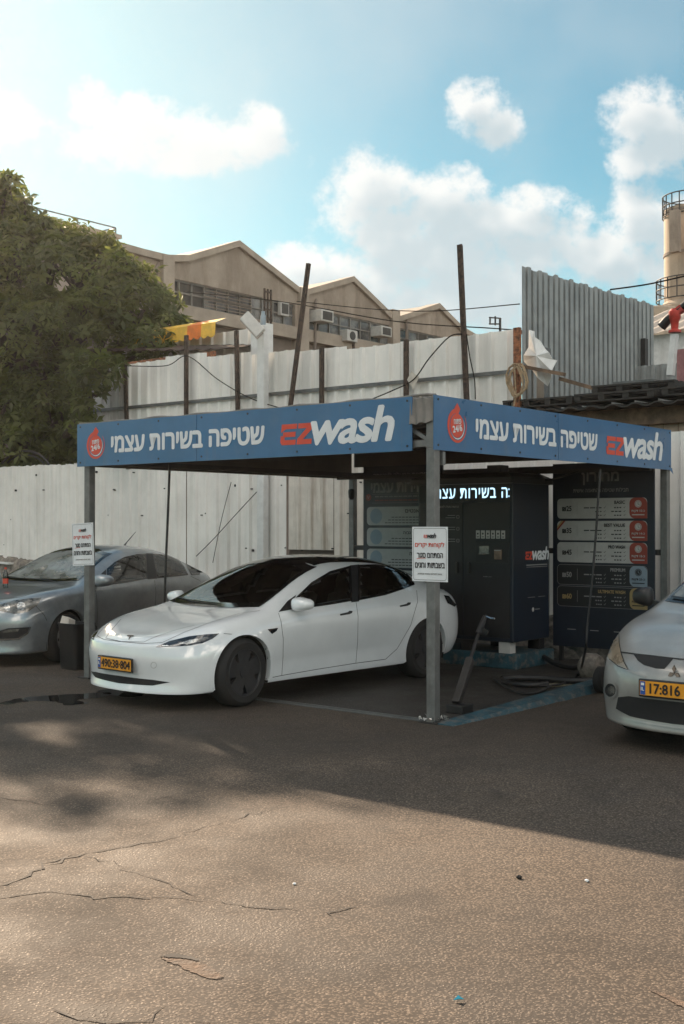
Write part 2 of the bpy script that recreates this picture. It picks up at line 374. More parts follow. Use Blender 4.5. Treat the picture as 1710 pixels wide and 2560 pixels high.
# ------------------------------------------------------------------ lettering: outlines of glyphs turned into thin solid letters
def heb(s):
    """Blender sets text left to right: turn runs of Hebrew round, keep numbers"""
    import re
    toks = re.findall(r'[A-Za-z0-9/:.·]+|[^A-Za-z0-9/:.·]', s)
    return ''.join(toks[::-1])
def glyphs(body, bold=.0, shear=0., space=1., res=3):
    cu = bpy.data.curves.new('t', 'FONT'); cu.body = body; cu.shear = shear; cu.resolution_u = res; cu.space_character = space
    o = bpy.data.objects.new('t', cu); COL.objects.link(o); bpy.context.view_layer.update()
    me = bpy.data.meshes.new_from_object(o.evaluated_get(bpy.context.evaluated_depsgraph_get()))
    vs = [(v.co.x, v.co.y) for v in me.vertices]; fs = [tuple(p.vertices) for p in me.polygons]
    bpy.data.objects.remove(o); bpy.data.curves.remove(cu); bpy.data.meshes.remove(me)
    return vs, fs
class Face:
    """a flat printed face: origin, right and up axes (yard or local coordinates); collects print per material"""
    def __init__(s, o, ux, uy): s.o, s.ux, s.uy = V(o), V(ux), V(uy); s.n = s.ux.cross(s.uy).normalized(); s.mb = {}
    def g(s, m): return s.mb.setdefault(m, MB())
    def flat(s, m, vs, fs, h=.003):
        s.g(m).add([s.o + s.ux * x + s.uy * y + s.n * h for x, y in vs], fs)
    def poly(s, m, pts, h=.003):
        n = len(pts); ar = sum(pts[i][0] * pts[(i + 1) % n][1] - pts[(i + 1) % n][0] * pts[i][1] for i in range(n))
        if ar < 0: pts = pts[::-1]
        s.flat(m, pts, [tuple(range(n))], h)
    def rect(s, m, x0, y0, x1, y1, h=.003): s.poly(m, [(x0, y0), (x1, y0), (x1, y1), (x0, y1)], h)
    def line(s, m, pts, w, h=.003, closed=False):
        n = len(pts); vs = []; fs = []
        for i in range(n):
            a = pts[(i - 1) % n] if closed or i else pts[i]; b = pts[(i + 1) % n] if closed or i < n - 1 else pts[i]
            dx_, dy_ = b[0] - a[0], b[1] - a[1]; l = sqrt(dx_ * dx_ + dy_ * dy_) or 1
            vs += [(pts[i][0] - dy_ / l * w / 2, pts[i][1] + dx_ / l * w / 2), (pts[i][0] + dy_ / l * w / 2, pts[i][1] - dx_ / l * w / 2)]
        for i in range(n if closed else n - 1):
            j = (i + 1) % n; fs.append((2 * i + 1, 2 * j + 1, 2 * j, 2 * i))
        s.flat(m, vs, fs, h)
    def text(s, m, body, x0, x1, y0, y1, bold=.012, shear=0., h=.003, space=1., rtl=False, rot=0., keep=False):
        """letters fitted to the box x0..x1, y0..y1"""
        vs, fs = glyphs(heb(body) if rtl else body, bold, shear, space)
        if not vs: return
        ax, bx = min(v[0] for v in vs), max(v[0] for v in vs); ay, by = min(v[1] for v in vs), max(v[1] for v in vs)
        sx_, sy_ = (x1 - x0) / (bx - ax), (y1 - y0) / (by - ay)
        if keep: sx_ = sy_; x0 = (x0 + x1) / 2 - (bx - ax) * sx_ / 2
        q = [(x0 + (x - ax) * sx_, y0 + (y - ay) * sy_) for x, y in vs]
        if rot:
            cx, cy = (x0 + x1) / 2, (y0 + y1) / 2; q = [(cx + (x - cx) * cos(rot) - (y - cy) * sin(rot), cy + (x - cx) * sin(rot) + (y - cy) * cos(rot)) for x, y in q]
        d = bold * (y1 - y0) / (by - ay) if bold else 0
        for i, (ox, oy) in enumerate(((0, 0), (1, 0), (-1, 0), (0, 1), (0, -1), (.7, .7), (-.7, .7), (.7, -.7), (-.7, -.7)) if d else ((0, 0),)):   # heavier strokes
            s.flat(m, [(x + ox * d, y + oy * d) for x, y in q], fs, h + i * .00025)
    def build(s, parent, names):
        out = {}
        for m, b in s.mb.items(): out[m] = b.build(names.get(m, 'lettering'), m, parent, recalc=False)
        return out
def logo(f, x0, x1, y0, y1, ez='red', wash='white', h=.003, slant=.12):
    """EZ in square red letters, wash in heavy white ones; y0..y1 is the height of the h"""
    w = x1 - x0; lh = (y1 - y0); eh = lh * .66; t = eh * .24
    ew = w * .145
    def sk(p): return [(x0 + x + y * slant, y0 + y) for x, y in p]
    f.poly(ez, sk([(0, eh), (ew, eh), (ew, eh - t), (t * 1.2, eh - t), (0, eh - 1.7 * t)]), h)
    f.poly(ez, sk([(.02 * w, eh * .5 + t / 2), (ew * .95, eh * .5 + t / 2), (ew * .95, eh * .5 - t / 2), (.02 * w, eh * .5 - t / 2)]), h)
    f.poly(ez, sk([(0, 1.9 * t), (t * 1.1, 1.7 * t), (t * 1.1, t), (ew, t), (ew, 0), (t * .5, 0), (0, t * .6)]), h)
    z0 = ew + .012 * w; zw = w * .135
    f.poly(ez, sk([(z0, eh), (z0 + zw, eh), (z0 + zw, eh - t * 1.1), (z0 + t * 1.5, t), (z0 + zw, t), (z0 + zw, 0), (z0, 0), (z0, t * 1.1), (z0 + zw - t * 1.6, eh - t), (z0, eh - t)]), h)
    f.text(wash, 'wash', x0 + z0 + zw + .004 * w, x1, y0 - .02 * lh, y1, bold=.03, shear=.22, h=h, space=.88)
def badge(f, cx, cy, r, h=.003):
    """the open-hours disc with its arrow ring"""
    f.poly('red', disc(cx, cy, r * .72), h)
    out = []; inn = []
    for k in range(41):
        a = R(100 + 300 * k / 40); th = .26 * (1 - k / 40) ** .8 + .02
        out.append((cx + 1.02 * r * cos(a), cy + 1.02 * r * sin(a))); inn.append((cx + (1.02 - th) * r * cos(a), cy + (1.02 - th) * r * sin(a)))
    vs = out + inn; n = len(out); f.flat('red', vs, [(i, i + 1, n + i + 1, n + i) for i in range(n - 1)], h)
    f.poly('red', [(cx - .22 * r, cy + .72 * r), (cx + .12 * r, cy + .66 * r), (cx + .34 * r, cy + 1.0 * r), (cx + .02 * r, cy + 1.34 * r), (cx - .26 * r, cy + 1.05 * r)], h)
    vs = []
    for k in range(25):
        a = R(-150 + 190 * k / 24); th = .075 * sin(pi * k / 24); vs += [(cx + .755 * r * cos(a), cy + .755 * r * sin(a)), (cx + (.755 + th) * r * cos(a), cy + (.755 + th) * r * sin(a))]
    f.flat('white', vs, [(2 * i, 2 * i + 1, 2 * i + 3, 2 * i + 2) for i in range(24)], h + .001)
    f.text('white', 'פתוח', cx - .36 * r, cx + .40 * r, cy + .10 * r, cy + .38 * r, bold=.02, rtl=True, h=h + .002, rot=R(6))
    f.text('white', '24/6', cx - .48 * r, cx + .50 * r, cy - .36 * r, cy + .02 * r, bold=.03, h=h + .002, rot=R(10))
# ------------------------------------------------------------------ cars: a smooth shell grown from feature lines, panes and lamps laid into it
ROWS = {   # nose to tail, left side; every line starts and ends on the centre plane
 2: [(.85,0,.165),(.805,.47,.165),(.63,.77,.165),(.37,.86,.17),(0,.865,.19),(-.4,.885,.2),(-.75,.882,.2),(-1.3,.88,.2),(-1.75,.88,.2),(-2.4,.885,.2),(-2.7,.87,.2),(-3.0,.87,.21),(-3.35,.85,.24),(-3.62,.76,.28),(-3.76,.45,.3),(-3.8,0,.3)],
 3: [(.825,0,.28),(.78,.465,.28),(.615,.78,.285),(.37,.89,.28),(0,.91,.3),(-.4,.89,.39),(-.75,.876,.4),(-1.3,.87,.405),(-1.75,.87,.41),(-2.4,.885,.41),(-2.7,.915,.33),(-3.0,.925,.34),(-3.38,.905,.38),(-3.7,.8,.42),(-3.85,.46,.45),(-3.89,0,.45)],
 4: [(.86,0,.47),(.81,.48,.48),(.645,.8,.5),(.37,.9,.51),(0,.93,.52),(-.4,.92,.52),(-.75,.905,.52),(-1.3,.9,.53),(-1.75,.9,.54),(-2.4,.91,.56),(-2.7,.93,.57),(-3.0,.94,.58),(-3.4,.91,.6),(-3.72,.8,.62),(-3.86,.46,.64),(-3.9,0,.65)],
 5: [(.845,0,.605),(.79,.48,.62),(.6,.785,.645),(.34,.885,.665),(0,.935,.705),(-.4,.935,.735),(-.75,.93,.75),(-1.3,.93,.765),(-1.75,.93,.78),(-2.4,.935,.81),(-2.7,.94,.825),(-3.0,.94,.84),(-3.4,.895,.84),(-3.69,.78,.845),(-3.82,.45,.85),(-3.855,0,.855)],
 6: [(.775,0,.655),(.7,.44,.675),(.5,.7,.745),(.28,.8,.795),(0,.85,.845),(-.4,.865,.88),(-.75,.865,.9),(-1.3,.865,.925),(-1.75,.865,.94),(-2.4,.865,.97),(-2.7,.86,.985),(-3.0,.85,1.0),(-3.38,.8,.965),(-3.64,.71,.945),(-3.76,.43,.95),(-3.79,0,.955)],
 7: [(.72,0,.68),(.65,.38,.7),(.44,.6,.78),(.22,.7,.83),(-.03,.745,.873),(-.4,.745,.92),(-.8,.675,1.13),(-1.35,.595,1.335),(-1.75,.58,1.375),(-2.4,.58,1.335),(-2.75,.595,1.265),(-3.08,.62,1.145),(-3.42,.655,1.02),(-3.6,.62,.985),(-3.72,.4,.99),(-3.755,0,.99)],
 8: [(.67,0,.7),(.6,.26,.715),(.4,.42,.79),(.18,.46,.838),(-.05,.47,.882),(-.42,.47,.928),(-.88,.43,1.175),(-1.4,.36,1.4),(-1.8,.35,1.43),(-2.4,.35,1.4),(-2.78,.36,1.325),(-3.12,.38,1.205),(-3.45,.4,1.035),(-3.6,.38,1.0),(-3.67,.24,.995),(-3.69,0,.995)],
 9: [None,(.55,0,.728),(.37,0,.79),(.15,0,.838),(-.07,0,.888),(-.44,0,.938),(-.92,0,1.19),(-1.42,0,1.415),(-1.8,0,1.445),(-2.4,0,1.42),(-2.8,0,1.345),(-3.14,0,1.225),(-3.46,0,1.045),(-3.58,0,1.005),(-3.64,0,1.0),None]}
def pl(t, xs, ys):
    return float(np.interp(t, xs, ys))
def flush(f, parent, name): f.build(parent, {k: name for k in f.mb}); f.mb = {}
class Car:
    def __init__(s, name, label, origin, theta, paint, warp=None, creases=(), level=3, group=None):
        h = V((-sin(R(theta)), -cos(R(theta)), 0)); s.rot = atan2(h.y, h.x)
        s.root = thing(name, label, 'car', (origin[0], origin[1], origin[2] if len(origin) > 2 else 0), group, rot=s.rot, world=True)
        s.M = M4.Translation(V((origin[0], origin[1], origin[2] if len(origin) > 2 else 0))) @ M4.Rotation(s.rot, 4, 'Z'); s.Mi = s.M.inverted()
        s.paint = paint; s.holes = []; s.warp = warp or (lambda p: p)
        rows = {k: [None if p is None else s.warp(p) for p in v] for k, v in ROWS.items()}
        r2 = rows[2]
        rows[1] = [(p[0] - (.10 if i < 2 else .05 if i == 2 else -.10 if i > 13 else 0), p[1] * .62, p[2]) for i, p in enumerate(r2)]
        rows[0] = [None] + [(p[0] - (.16 if i == 1 else 0) + (.16 if i == 14 else 0), 0, p[2]) for i, p in enumerate(r2)][1:15] + [None]
        vid = {}; vs = []
        for r in range(10):
            for c in range(16):
                p = rows[r][c]
                if p is None: continue
                for sg in (1, -1):
                    if p[1] == 0 and sg == -1: vid[r, c, -1] = vid[r, c, 1]; continue
                    vid[r, c, sg] = len(vs); vs.append((p[0], p[1] * sg, p[2]))
        fs = []
        for sg in (1, -1):
            for r in range(9):
                for c in range(15):
                    q = [vid.get((r, c, sg)), vid.get((r, c + 1, sg)), vid.get((r + 1, c + 1, sg)), vid.get((r + 1, c, sg))]
                    q = [x for x in q if x is not None]
                    fs.append(tuple(q if sg == -1 else q[::-1]))
        me = bpy.data.meshes.new('cage'); me.from_pydata(vs, [], fs); me.validate()
        bm = bmesh.new(); bm.from_mesh(me); bmesh.ops.recalc_face_normals(bm, faces=bm.faces)
        cl = bm.edges.layers.float.get('crease_edge') or bm.edges.layers.float.new('crease_edge')
        inv = {}
        for (r, c, sg), i in vid.items(): inv.setdefault(i, []).append((r, c))
        for e in bm.edges:
            ra = {x[0] for x in inv[e.verts[0].index]} & {x[0] for x in inv[e.verts[1].index]}
            cc = [min(x[1] for x in inv[v.index]) for v in e.verts]
            for (row, val, *rng_) in creases:
                if rng_ and not (rng_[0] <= min(cc) and max(cc) <= rng_[1]): continue
                if row in ra and not (e.verts[0].co.y == 0 and e.verts[1].co.y == 0): e[cl] = val
        bm.to_mesh(me); bm.free()
        o = bpy.data.objects.new('tmp', me); COL.objects.link(o); md = o.modifiers.new('s', 'SUBSURF'); md.levels = level
        bpy.context.view_layer.update()
        s.me = bpy.data.meshes.new_from_object(o.evaluated_get(bpy.context.evaluated_depsgraph_get()))
        bpy.data.objects.remove(o)
        bm = bmesh.new(); bm.from_mesh(s.me); s.bvh = BVHTree.FromBMesh(bm); bm.free()
        camw = s.Mi @ V((0, 0, H)); s.camo = camw; s.Ri = s.Mi.to_3x3()
    def hit(s, p, mode):
        if isinstance(mode, tuple):                       # seen square-on from a level direction, degrees from the nose towards the left flank
            a = R(mode[1]); d = V((cos(a), sin(a), 0)); pr = V((-sin(a), cos(a), 0)); o = d * 4 + pr * p[0] + V((0, 0, p[1])); r = s.bvh.ray_cast(o, -d)
        elif mode == 'side': r = s.bvh.ray_cast(V((p[0], 3, p[1])), V((0, -1, 0)))
        elif mode == 'front': r = s.bvh.ray_cast(V((4, p[0], p[1])), V((-1, 0, 0)))
        elif mode == 'rear': r = s.bvh.ray_cast(V((-7, p[0], p[1])), V((1, 0, 0)))
        elif mode == 'top': r = s.bvh.ray_cast(V((p[0], p[1], 4)), V((0, 0, -1)))
        elif mode == 'eye': r = s.bvh.ray_cast(s.camo, (s.Ri @ ray(*p)).normalized())   # a point read off the photograph, found on the shell
        if r[0] is None: return None, None
        return r[0], r[1]
    def locate(s, u, v):
        p, n = s.hit((u, v), 'eye'); return p
    def patch(s, name, m, outline, mode, off=.004, step=None, parent=None, mirror=False, smooth_n=0, keep=None):
        step = step or (7 if mode == 'eye' else .05)
        P = [V((x, y)) for x, y in outline]
        if smooth_n: P = [V((q.x, q.y)) for q in spline([(p.x, p.y, 0) for p in P], smooth_n, True)]
        B = []
        for i, p in enumerate(P):
            q = P[(i + 1) % len(P)]; k = max(1, int((q - p).length / step))
            B += [p.lerp(q, j / k) for j in range(k)]
        x0, x1 = min(p.x for p in B), max(p.x for p in B); y0, y1 = min(p.y for p in B), max(p.y for p in B)
        pts = list(B); nb = len(B)
        nx, ny = int((x1 - x0) / step), int((y1 - y0) / step)
        for i in range(1, nx + 1):
            for j in range(1, ny + 1): pts.append(V((x0 + i * step - step * .4, y0 + j * step - step * .4)))
        vs, es, fs, *_ = delaunay_2d_cdt(pts, [(i, (i + 1) % nb) for i in range(nb)], [list(range(nb))], 1, 1e-5)
        out = []; ok = []
        for v in vs:
            p, n = s.hit((v.x, v.y), mode)
            if p is None: out.append(V((0, 0, 0))); ok.append(False); continue
            if n.dot(V((0, 0, 1))) < -2: n = -n
            out.append(p + n * off); ok.append(True)
        F_ = [tuple(f) for f in fs if all(ok[i] for i in f)]
        F_ = [f for f in F_ if max((out[f[i]] - out[f[i - 1]]).length for i in range(3)) < .5]
        return s._link(name, m, out, F_, parent, mirror)
    def _link(s, name, m, vs, fs, parent=None, mirror=False):
        used = sorted({i for f in fs for i in f}); ix = {a: b for b, a in enumerate(used)}
        vs = [vs[i] for i in used]; fs = [tuple(ix[i] for i in f) for f in fs]
        # turn every face outwards (away from the middle of the shell)
        fs2 = []
        for f in fs:
            a, b, c = (V(vs[f[0]]), V(vs[f[1]]), V(vs[f[2]])); ce = (a + b + c) / 3; _, n, _, _ = s.bvh.find_nearest(ce)
            fs2.append(f if (b - a).cross(c - a).dot(n) > 0 else tuple(reversed(f)))
        objs = []
        for sg in ((1, -1) if mirror else (1,)):
            me = bpy.data.meshes.new(name); me.from_pydata([(v[0], v[1] * sg, v[2]) for v in vs], [], fs2 if sg == 1 else [tuple(reversed(f)) for f in fs2]); me.validate()
            objs.append(link(name, me, m, parent or s.root, smooth=True, angle=60))
        return objs if mirror else objs[0]
    def ribbon(s, name, m, path, mode, w=.008, off=.002, parent=None, mirror=False, step=.04):
        if mode == 'eye': step = 8
        P = [V((x, y)) for x, y in path]; B = []
        for i in range(len(P) - 1):
            k = max(1, int((P[i + 1] - P[i]).length / step)); B += [P[i].lerp(P[i + 1], j / k) for j in range(k)]
        B.append(P[-1]); H_ = [s.hit((b.x, b.y), mode) for b in B]; H_ = [(p, n) for p, n in H_ if p is not None]
        vs = []; fs = []
        for i, (p, n) in enumerate(H_):
            t = (H_[min(i + 1, len(H_) - 1)][0] - H_[max(i - 1, 0)][0]); r = t.cross(n).normalized() if t.length > 1e-6 else V((0, 0, 1))
            vs += [p + n * off - r * w / 2, p + n * off + r * w / 2]
            if i and (H_[i][0] - H_[i - 1][0]).length < .3: fs.append((2 * i - 2, 2 * i - 1, 2 * i + 1, 2 * i))
        if not fs: return None
        return s._link(name, m, vs, fs, parent, mirror)
    def inset(s, P, d):
        n = len(P); ar = sum(P[i][0] * P[(i + 1) % n][1] - P[(i + 1) % n][0] * P[i][1] for i in range(n)); sg = 1 if ar > 0 else -1; out = []
        for i in range(n):
            a, b, c = V(P[i - 1]), V(P[i]), V(P[(i + 1) % n]); u = (b - a).normalized(); w = (c - b).normalized()
            n1 = V((-u.y, u.x)) * sg; n2 = V((-w.y, w.x)) * sg; k = n1 + n2; l = max(.5, k.dot(n1))
            q = b + k / l * d; out.append((q.x, q.y))
        return out
    def pane(s, name, gm, outline, mode, frame=.03, mirror=False, smooth_n=0, fm='blackgloss', label=None, eyebase=98.):
        """a window: a black border laid on the shell, the glass inside it, and the shell opened behind the glass"""
        P = outline
        if smooth_n: P = [(q.x, q.y) for q in spline([(x, y, 0) for x, y in P], smooth_n, True)]
        sc = eyebase * 2.5 if mode == 'eye' else 1
        I = s.inset(P, frame * sc)
        g = s.patch(name, gm, I, mode, off=.004, mirror=mirror)
        # border strip between outline and inset
        n = len(P); vs = []; fs = []
        step = (7 if mode == 'eye' else .05); prev = None; sub_ = []
        for i in range(n):
            a, b, c, d = V(P[i]), V(P[(i + 1) % n]), V(I[i]), V(I[(i + 1) % n]); k = max(1, int((b - a).length / step))
            for j in range(k): sub_.append((a.lerp(b, j / k), c.lerp(d, j / k)))
        m_ = len(sub_); okv = []
        for (a, c) in sub_:
            for t in (0, .5, 1.08):
                q = a.lerp(c, t); p, nn = s.hit((q.x, q.y), mode); okv.append(p is not None); vs.append(p + nn * .005 if p is not None else V((0, 0, 0)))
        for i in range(m_):
            j = (i + 1) % m_
            for t in (0, 1):
                f = (3 * i + t, 3 * j + t, 3 * j + t + 1, 3 * i + t + 1)
                if all(okv[x] for x in f): fs.append(f)
        fr = s._link('window_frame', fm, vs, fs, None, mirror)
        s.holes.append((I if mode != 'eye' else None, mode, I))
        for gg, ff in zip(g if mirror else [g], fr if mirror else [fr]): ff.parent = gg
        return g
    def finish(s, arches=(), lining=True, lip=.05, roofglass=None):
        """open the shell behind the panes and round the wheels, then link body and dark lining"""
        def inside(p, P):
            r = False; n = len(P)
            for i in range(n):
                (x1, y1), (x2, y2) = P[i], P[i - 1]
                if (y1 > p[1]) != (y2 > p[1]) and p[0] < (x2 - x1) * (p[1] - y1) / (y2 - y1) + x1: r = not r
            return r
        bm = bmesh.new(); bm.from_mesh(s.me); kill = []
        for f in bm.faces:
            c = f.calc_center_median(); n = f.normal; dead = False
            for (P, mode, I) in s.holes:
                if mode == 'side' and abs(n.y) > .25 and inside((c.x, c.z), I): dead = True
                elif mode == 'front' and n.x > .15 and inside((c.y, c.z), I): dead = True
                elif mode == 'eye':
                    for sg in (1, -1):
                        q = s.M @ V((c.x, c.y * sg, c.z)); px = (U0 + F * q.x / q.y, VH - F * (q.z - H) / q.y)
                        nw = s.M.to_3x3() @ V((n.x, n.y * sg, n.z))
                        if nw.dot(q - V((0, 0, H))) < 0 and inside(px, I): dead = True
            for (ax, az, r) in arches:
                if abs(c.y) > .45 and (c.x - ax) ** 2 + (c.z - az) ** 2 < (r + .012) ** 2: dead = True
            if dead: kill.append(f)
        bmesh.ops.delete(bm, geom=kill, context='FACES')
        me = bpy.data.meshes.new('body'); bm.to_mesh(me)
        body = link('body', me, s.paint, s.root, smooth=True, angle=50)
        if lining:
            for v in bm.verts: v.co = v.co - v.normal * .035
            bmesh.ops.reverse_faces(bm, faces=bm.faces)
            ml = bpy.data.meshes.new('cabin_lining'); bm.to_mesh(ml); link('cabin_lining', ml, 'dark', s.root, smooth=True)
        bm.free()
        for (ax, az, r) in arches:                          # lip of the wheel arch, and the dark liner behind it
            pr = []
            for k in range(-30, 211, 4):
                a = R(k); row = []
                for rr in (r - .002, r + lip * .55, r + lip):
                    p, n = s.hit((ax + rr * cos(a), az + rr * sin(a)), 'side')
                    row.append(None if p is None else p + n * (.004 if rr < r + lip * .9 else .0005))
                if all(x is not None and x.y > .4 for x in row): pr.append([V((row[0].x, row[0].y - .06, row[0].z))] + row)
            vs = [p for row in pr for p in row]; fs = [(4 * i + j, 4 * i + j + 1, 4 * i + j + 5, 4 * i + j + 4) for i in range(len(pr) - 1) for j in range(3) if (pr[i + 1][1] - pr[i][1]).length < .12]
            s._link('wheel_arch', s.paint, vs, fs, None, True)
            for sg in (1, -1):
                mb = MB()
                rings = []
                for k in range(-20, 201, 10):
                    a = R(k); rings.append([(ax + (r + .02) * cos(a), sg * y, az + (r + .02) * sin(a)) for y in (.50, .86)])
                n0 = len(mb.v); mb.add([p for q in rings for p in q], [(2 * i, 2 * i + 1, 2 * i + 3, 2 * i + 2) for i in range(len(rings) - 1)])
                mb.add([(ax + (r + .02) * cos(R(k)), sg * .5, az + (r + .02) * sin(R(k))) for k in range(-20, 201, 10)], [tuple(range(23))])
                mb.build('wheel_well', 'dark', s.root, recalc=False)
        return body
    def wheel(s, x, y, r, w=.225, rim='rimdark', spokes=5, steer=0., rr=.72, kind='cover'):
        sg = 1 if y > 0 else -1
        t = bpy.data.objects.new('wheel', None); COL.objects.link(t); t.parent = s.root; t.location = (x, y - sg * w / 2, r); t.rotation_euler = (0, 0, steer)
        b = MB(); ri = r * rr
        b.lathe([(ri - .02, -w / 2), (ri + .015, -w / 2 - .004), (r - .045, -w / 2 - .008), (r - .015, -w / 2 + .012), (r, -w / 2 + .04), (r, w / 2 - .04), (r - .015, w / 2 - .012), (r - .045, w / 2 + .008), (ri + .015, w / 2 + .004), (ri - .02, w / 2)], axis='y', n=48, closed=True)
        o = b.build('tyre', 'rubber', t, smooth=True)
        b = MB(); d = sg * (w / 2)
        b.lathe([(ri, d - sg * .005), (ri - .02, d - sg * .01), (ri - .03, d - sg * .06), (.05, d - sg * .075), (.0505, d - sg * .10), (ri - .005, d - sg * .10)], axis='y', n=40, cap=False)
        b2 = MB()
        b2.lathe([(ri + .002, d - sg * .004), (ri - .012, d + sg * .004), (ri - .028, d - sg * .012), (ri - .028, d - sg * .03), (ri + .002, d - sg * .03)], axis='y', n=40, closed=True)
        for k in range(spokes):
            a = 2 * pi * k / spokes + .3
            wi, wo_ = (.052, .10) if kind == 'cover' else (.035, .045)
            ca, sa = cos(a), sin(a)
            def q(rad, off, dep): return (rad * ca - off * sa, dep, rad * sa + off * ca)
            r0, r1 = .03, ri - .018
            vs = [q(r0, -wi, d - sg * .018), q(r0, wi, d - sg * .018), q(r1, wo_, d - sg * .006), q(r1, -wo_, d - sg * .006), q(r0, -wi, d - sg * .05), q(r0, wi, d - sg * .05), q(r1, wo_, d - sg * .05), q(r1, -wo_, d - sg * .05)]
            b2.add(vs, [(0, 1, 2, 3), (7, 6, 5, 4), (0, 4, 5, 1), (1, 5, 6, 2), (2, 6, 7, 3), (3, 7, 4, 0)])
        b2.lathe([(.06, d - sg * .03), (.055, d - sg * .008), (.001, d - sg * .004)], axis='y', n=20)
        b.build('brake_disc', 'steel_dark', t, smooth=True); b2.build('rim', rim, t, smooth=True, angle=30)
        return t
    def seat(s, x, y):
        b = MB()
        for (lo, hi, tilt) in (((-.25, -.24, .30), (.25, .24, .48), 0),): b.add([(x + p[0], y + p[1], p[2]) for p in MB().box(lo, hi).v], MB().box(lo, hi).f)
        prof = [(-.26, .46), (-.16, .46), (-.30, .98), (-.38, 1.0), (-.44, .95)]
        vs = [(x + p[0], y + yy_, p[1]) for yy_ in (-.22, .22) for p in prof]; n = len(prof)
        b.add(vs, [tuple(range(n)), tuple(range(2 * n - 1, n - 1, -1))] + [(i, (i + 1) % n, n + (i + 1) % n, n + i) for i in range(n)])
        for sy in (-.05, .05): b.tube([(x - .37, y + sy, .97), (x - .39, y + sy, 1.08)], .008)
        prof = [(-.33, 1.04), (-.31, 1.14), (-.36, 1.22), (-.42, 1.2), (-.41, 1.05)]
        vs = [(x + p[0], y + yy_, p[1]) for yy_ in (-.12, .12) for p in prof]
        b.add(vs, [tuple(range(n)), tuple(range(2 * n - 1, n - 1, -1))] + [(i, (i + 1) % n, n + (i + 1) % n, n + i) for i in range(n)])
        return b.build('seat', 'seat', s.root, smooth=True, bevel=.03)
    def mirror_cup(s, c, size, m, both=True, tilt=0.):
        for sg in ((1, -1) if both else (1,)):
            vs = []; nu, nv = 16, 10
            for j in range(nv + 1):
                for i in range(nu):
                    a, e = 2 * pi * i / nu, pi * j / nv - pi / 2
                    sp = lambda t, k: math.copysign(abs(t) ** k, t)
                    x, y, z = sp(cos(e), .6) * sp(cos(a), .75), sp(cos(e), .6) * sp(sin(a), .6), sp(sin(e), .7)
                    xx = x * size[0] * (1 if x > 0 else .55) ; yy_ = y * size[1]; zz = z * size[2] * (1 - .25 * y)
                    vs.append((c[0] + xx - tilt * y * .05, sg * (c[1] + yy_), c[2] + zz))
            fs = [(j * nu + i, j * nu + (i + 1) % nu, (j + 1) * nu + (i + 1) % nu, (j + 1) * nu + i) for j in range(nv) for i in range(nu)]
            b = MB(); b.add(vs, fs); o = b.build('wing_mirror', m, s.root, smooth=True, angle=80)
            b = MB(); b.bar((c[0], sg * (c[1] - size[1] * .6), c[2] - size[2] * .5), (c[0] - .02, sg * (c[1] - size[1] - .10), c[2] - size[2] * .95), .05, .035); b.build('stalk', 'black', o)
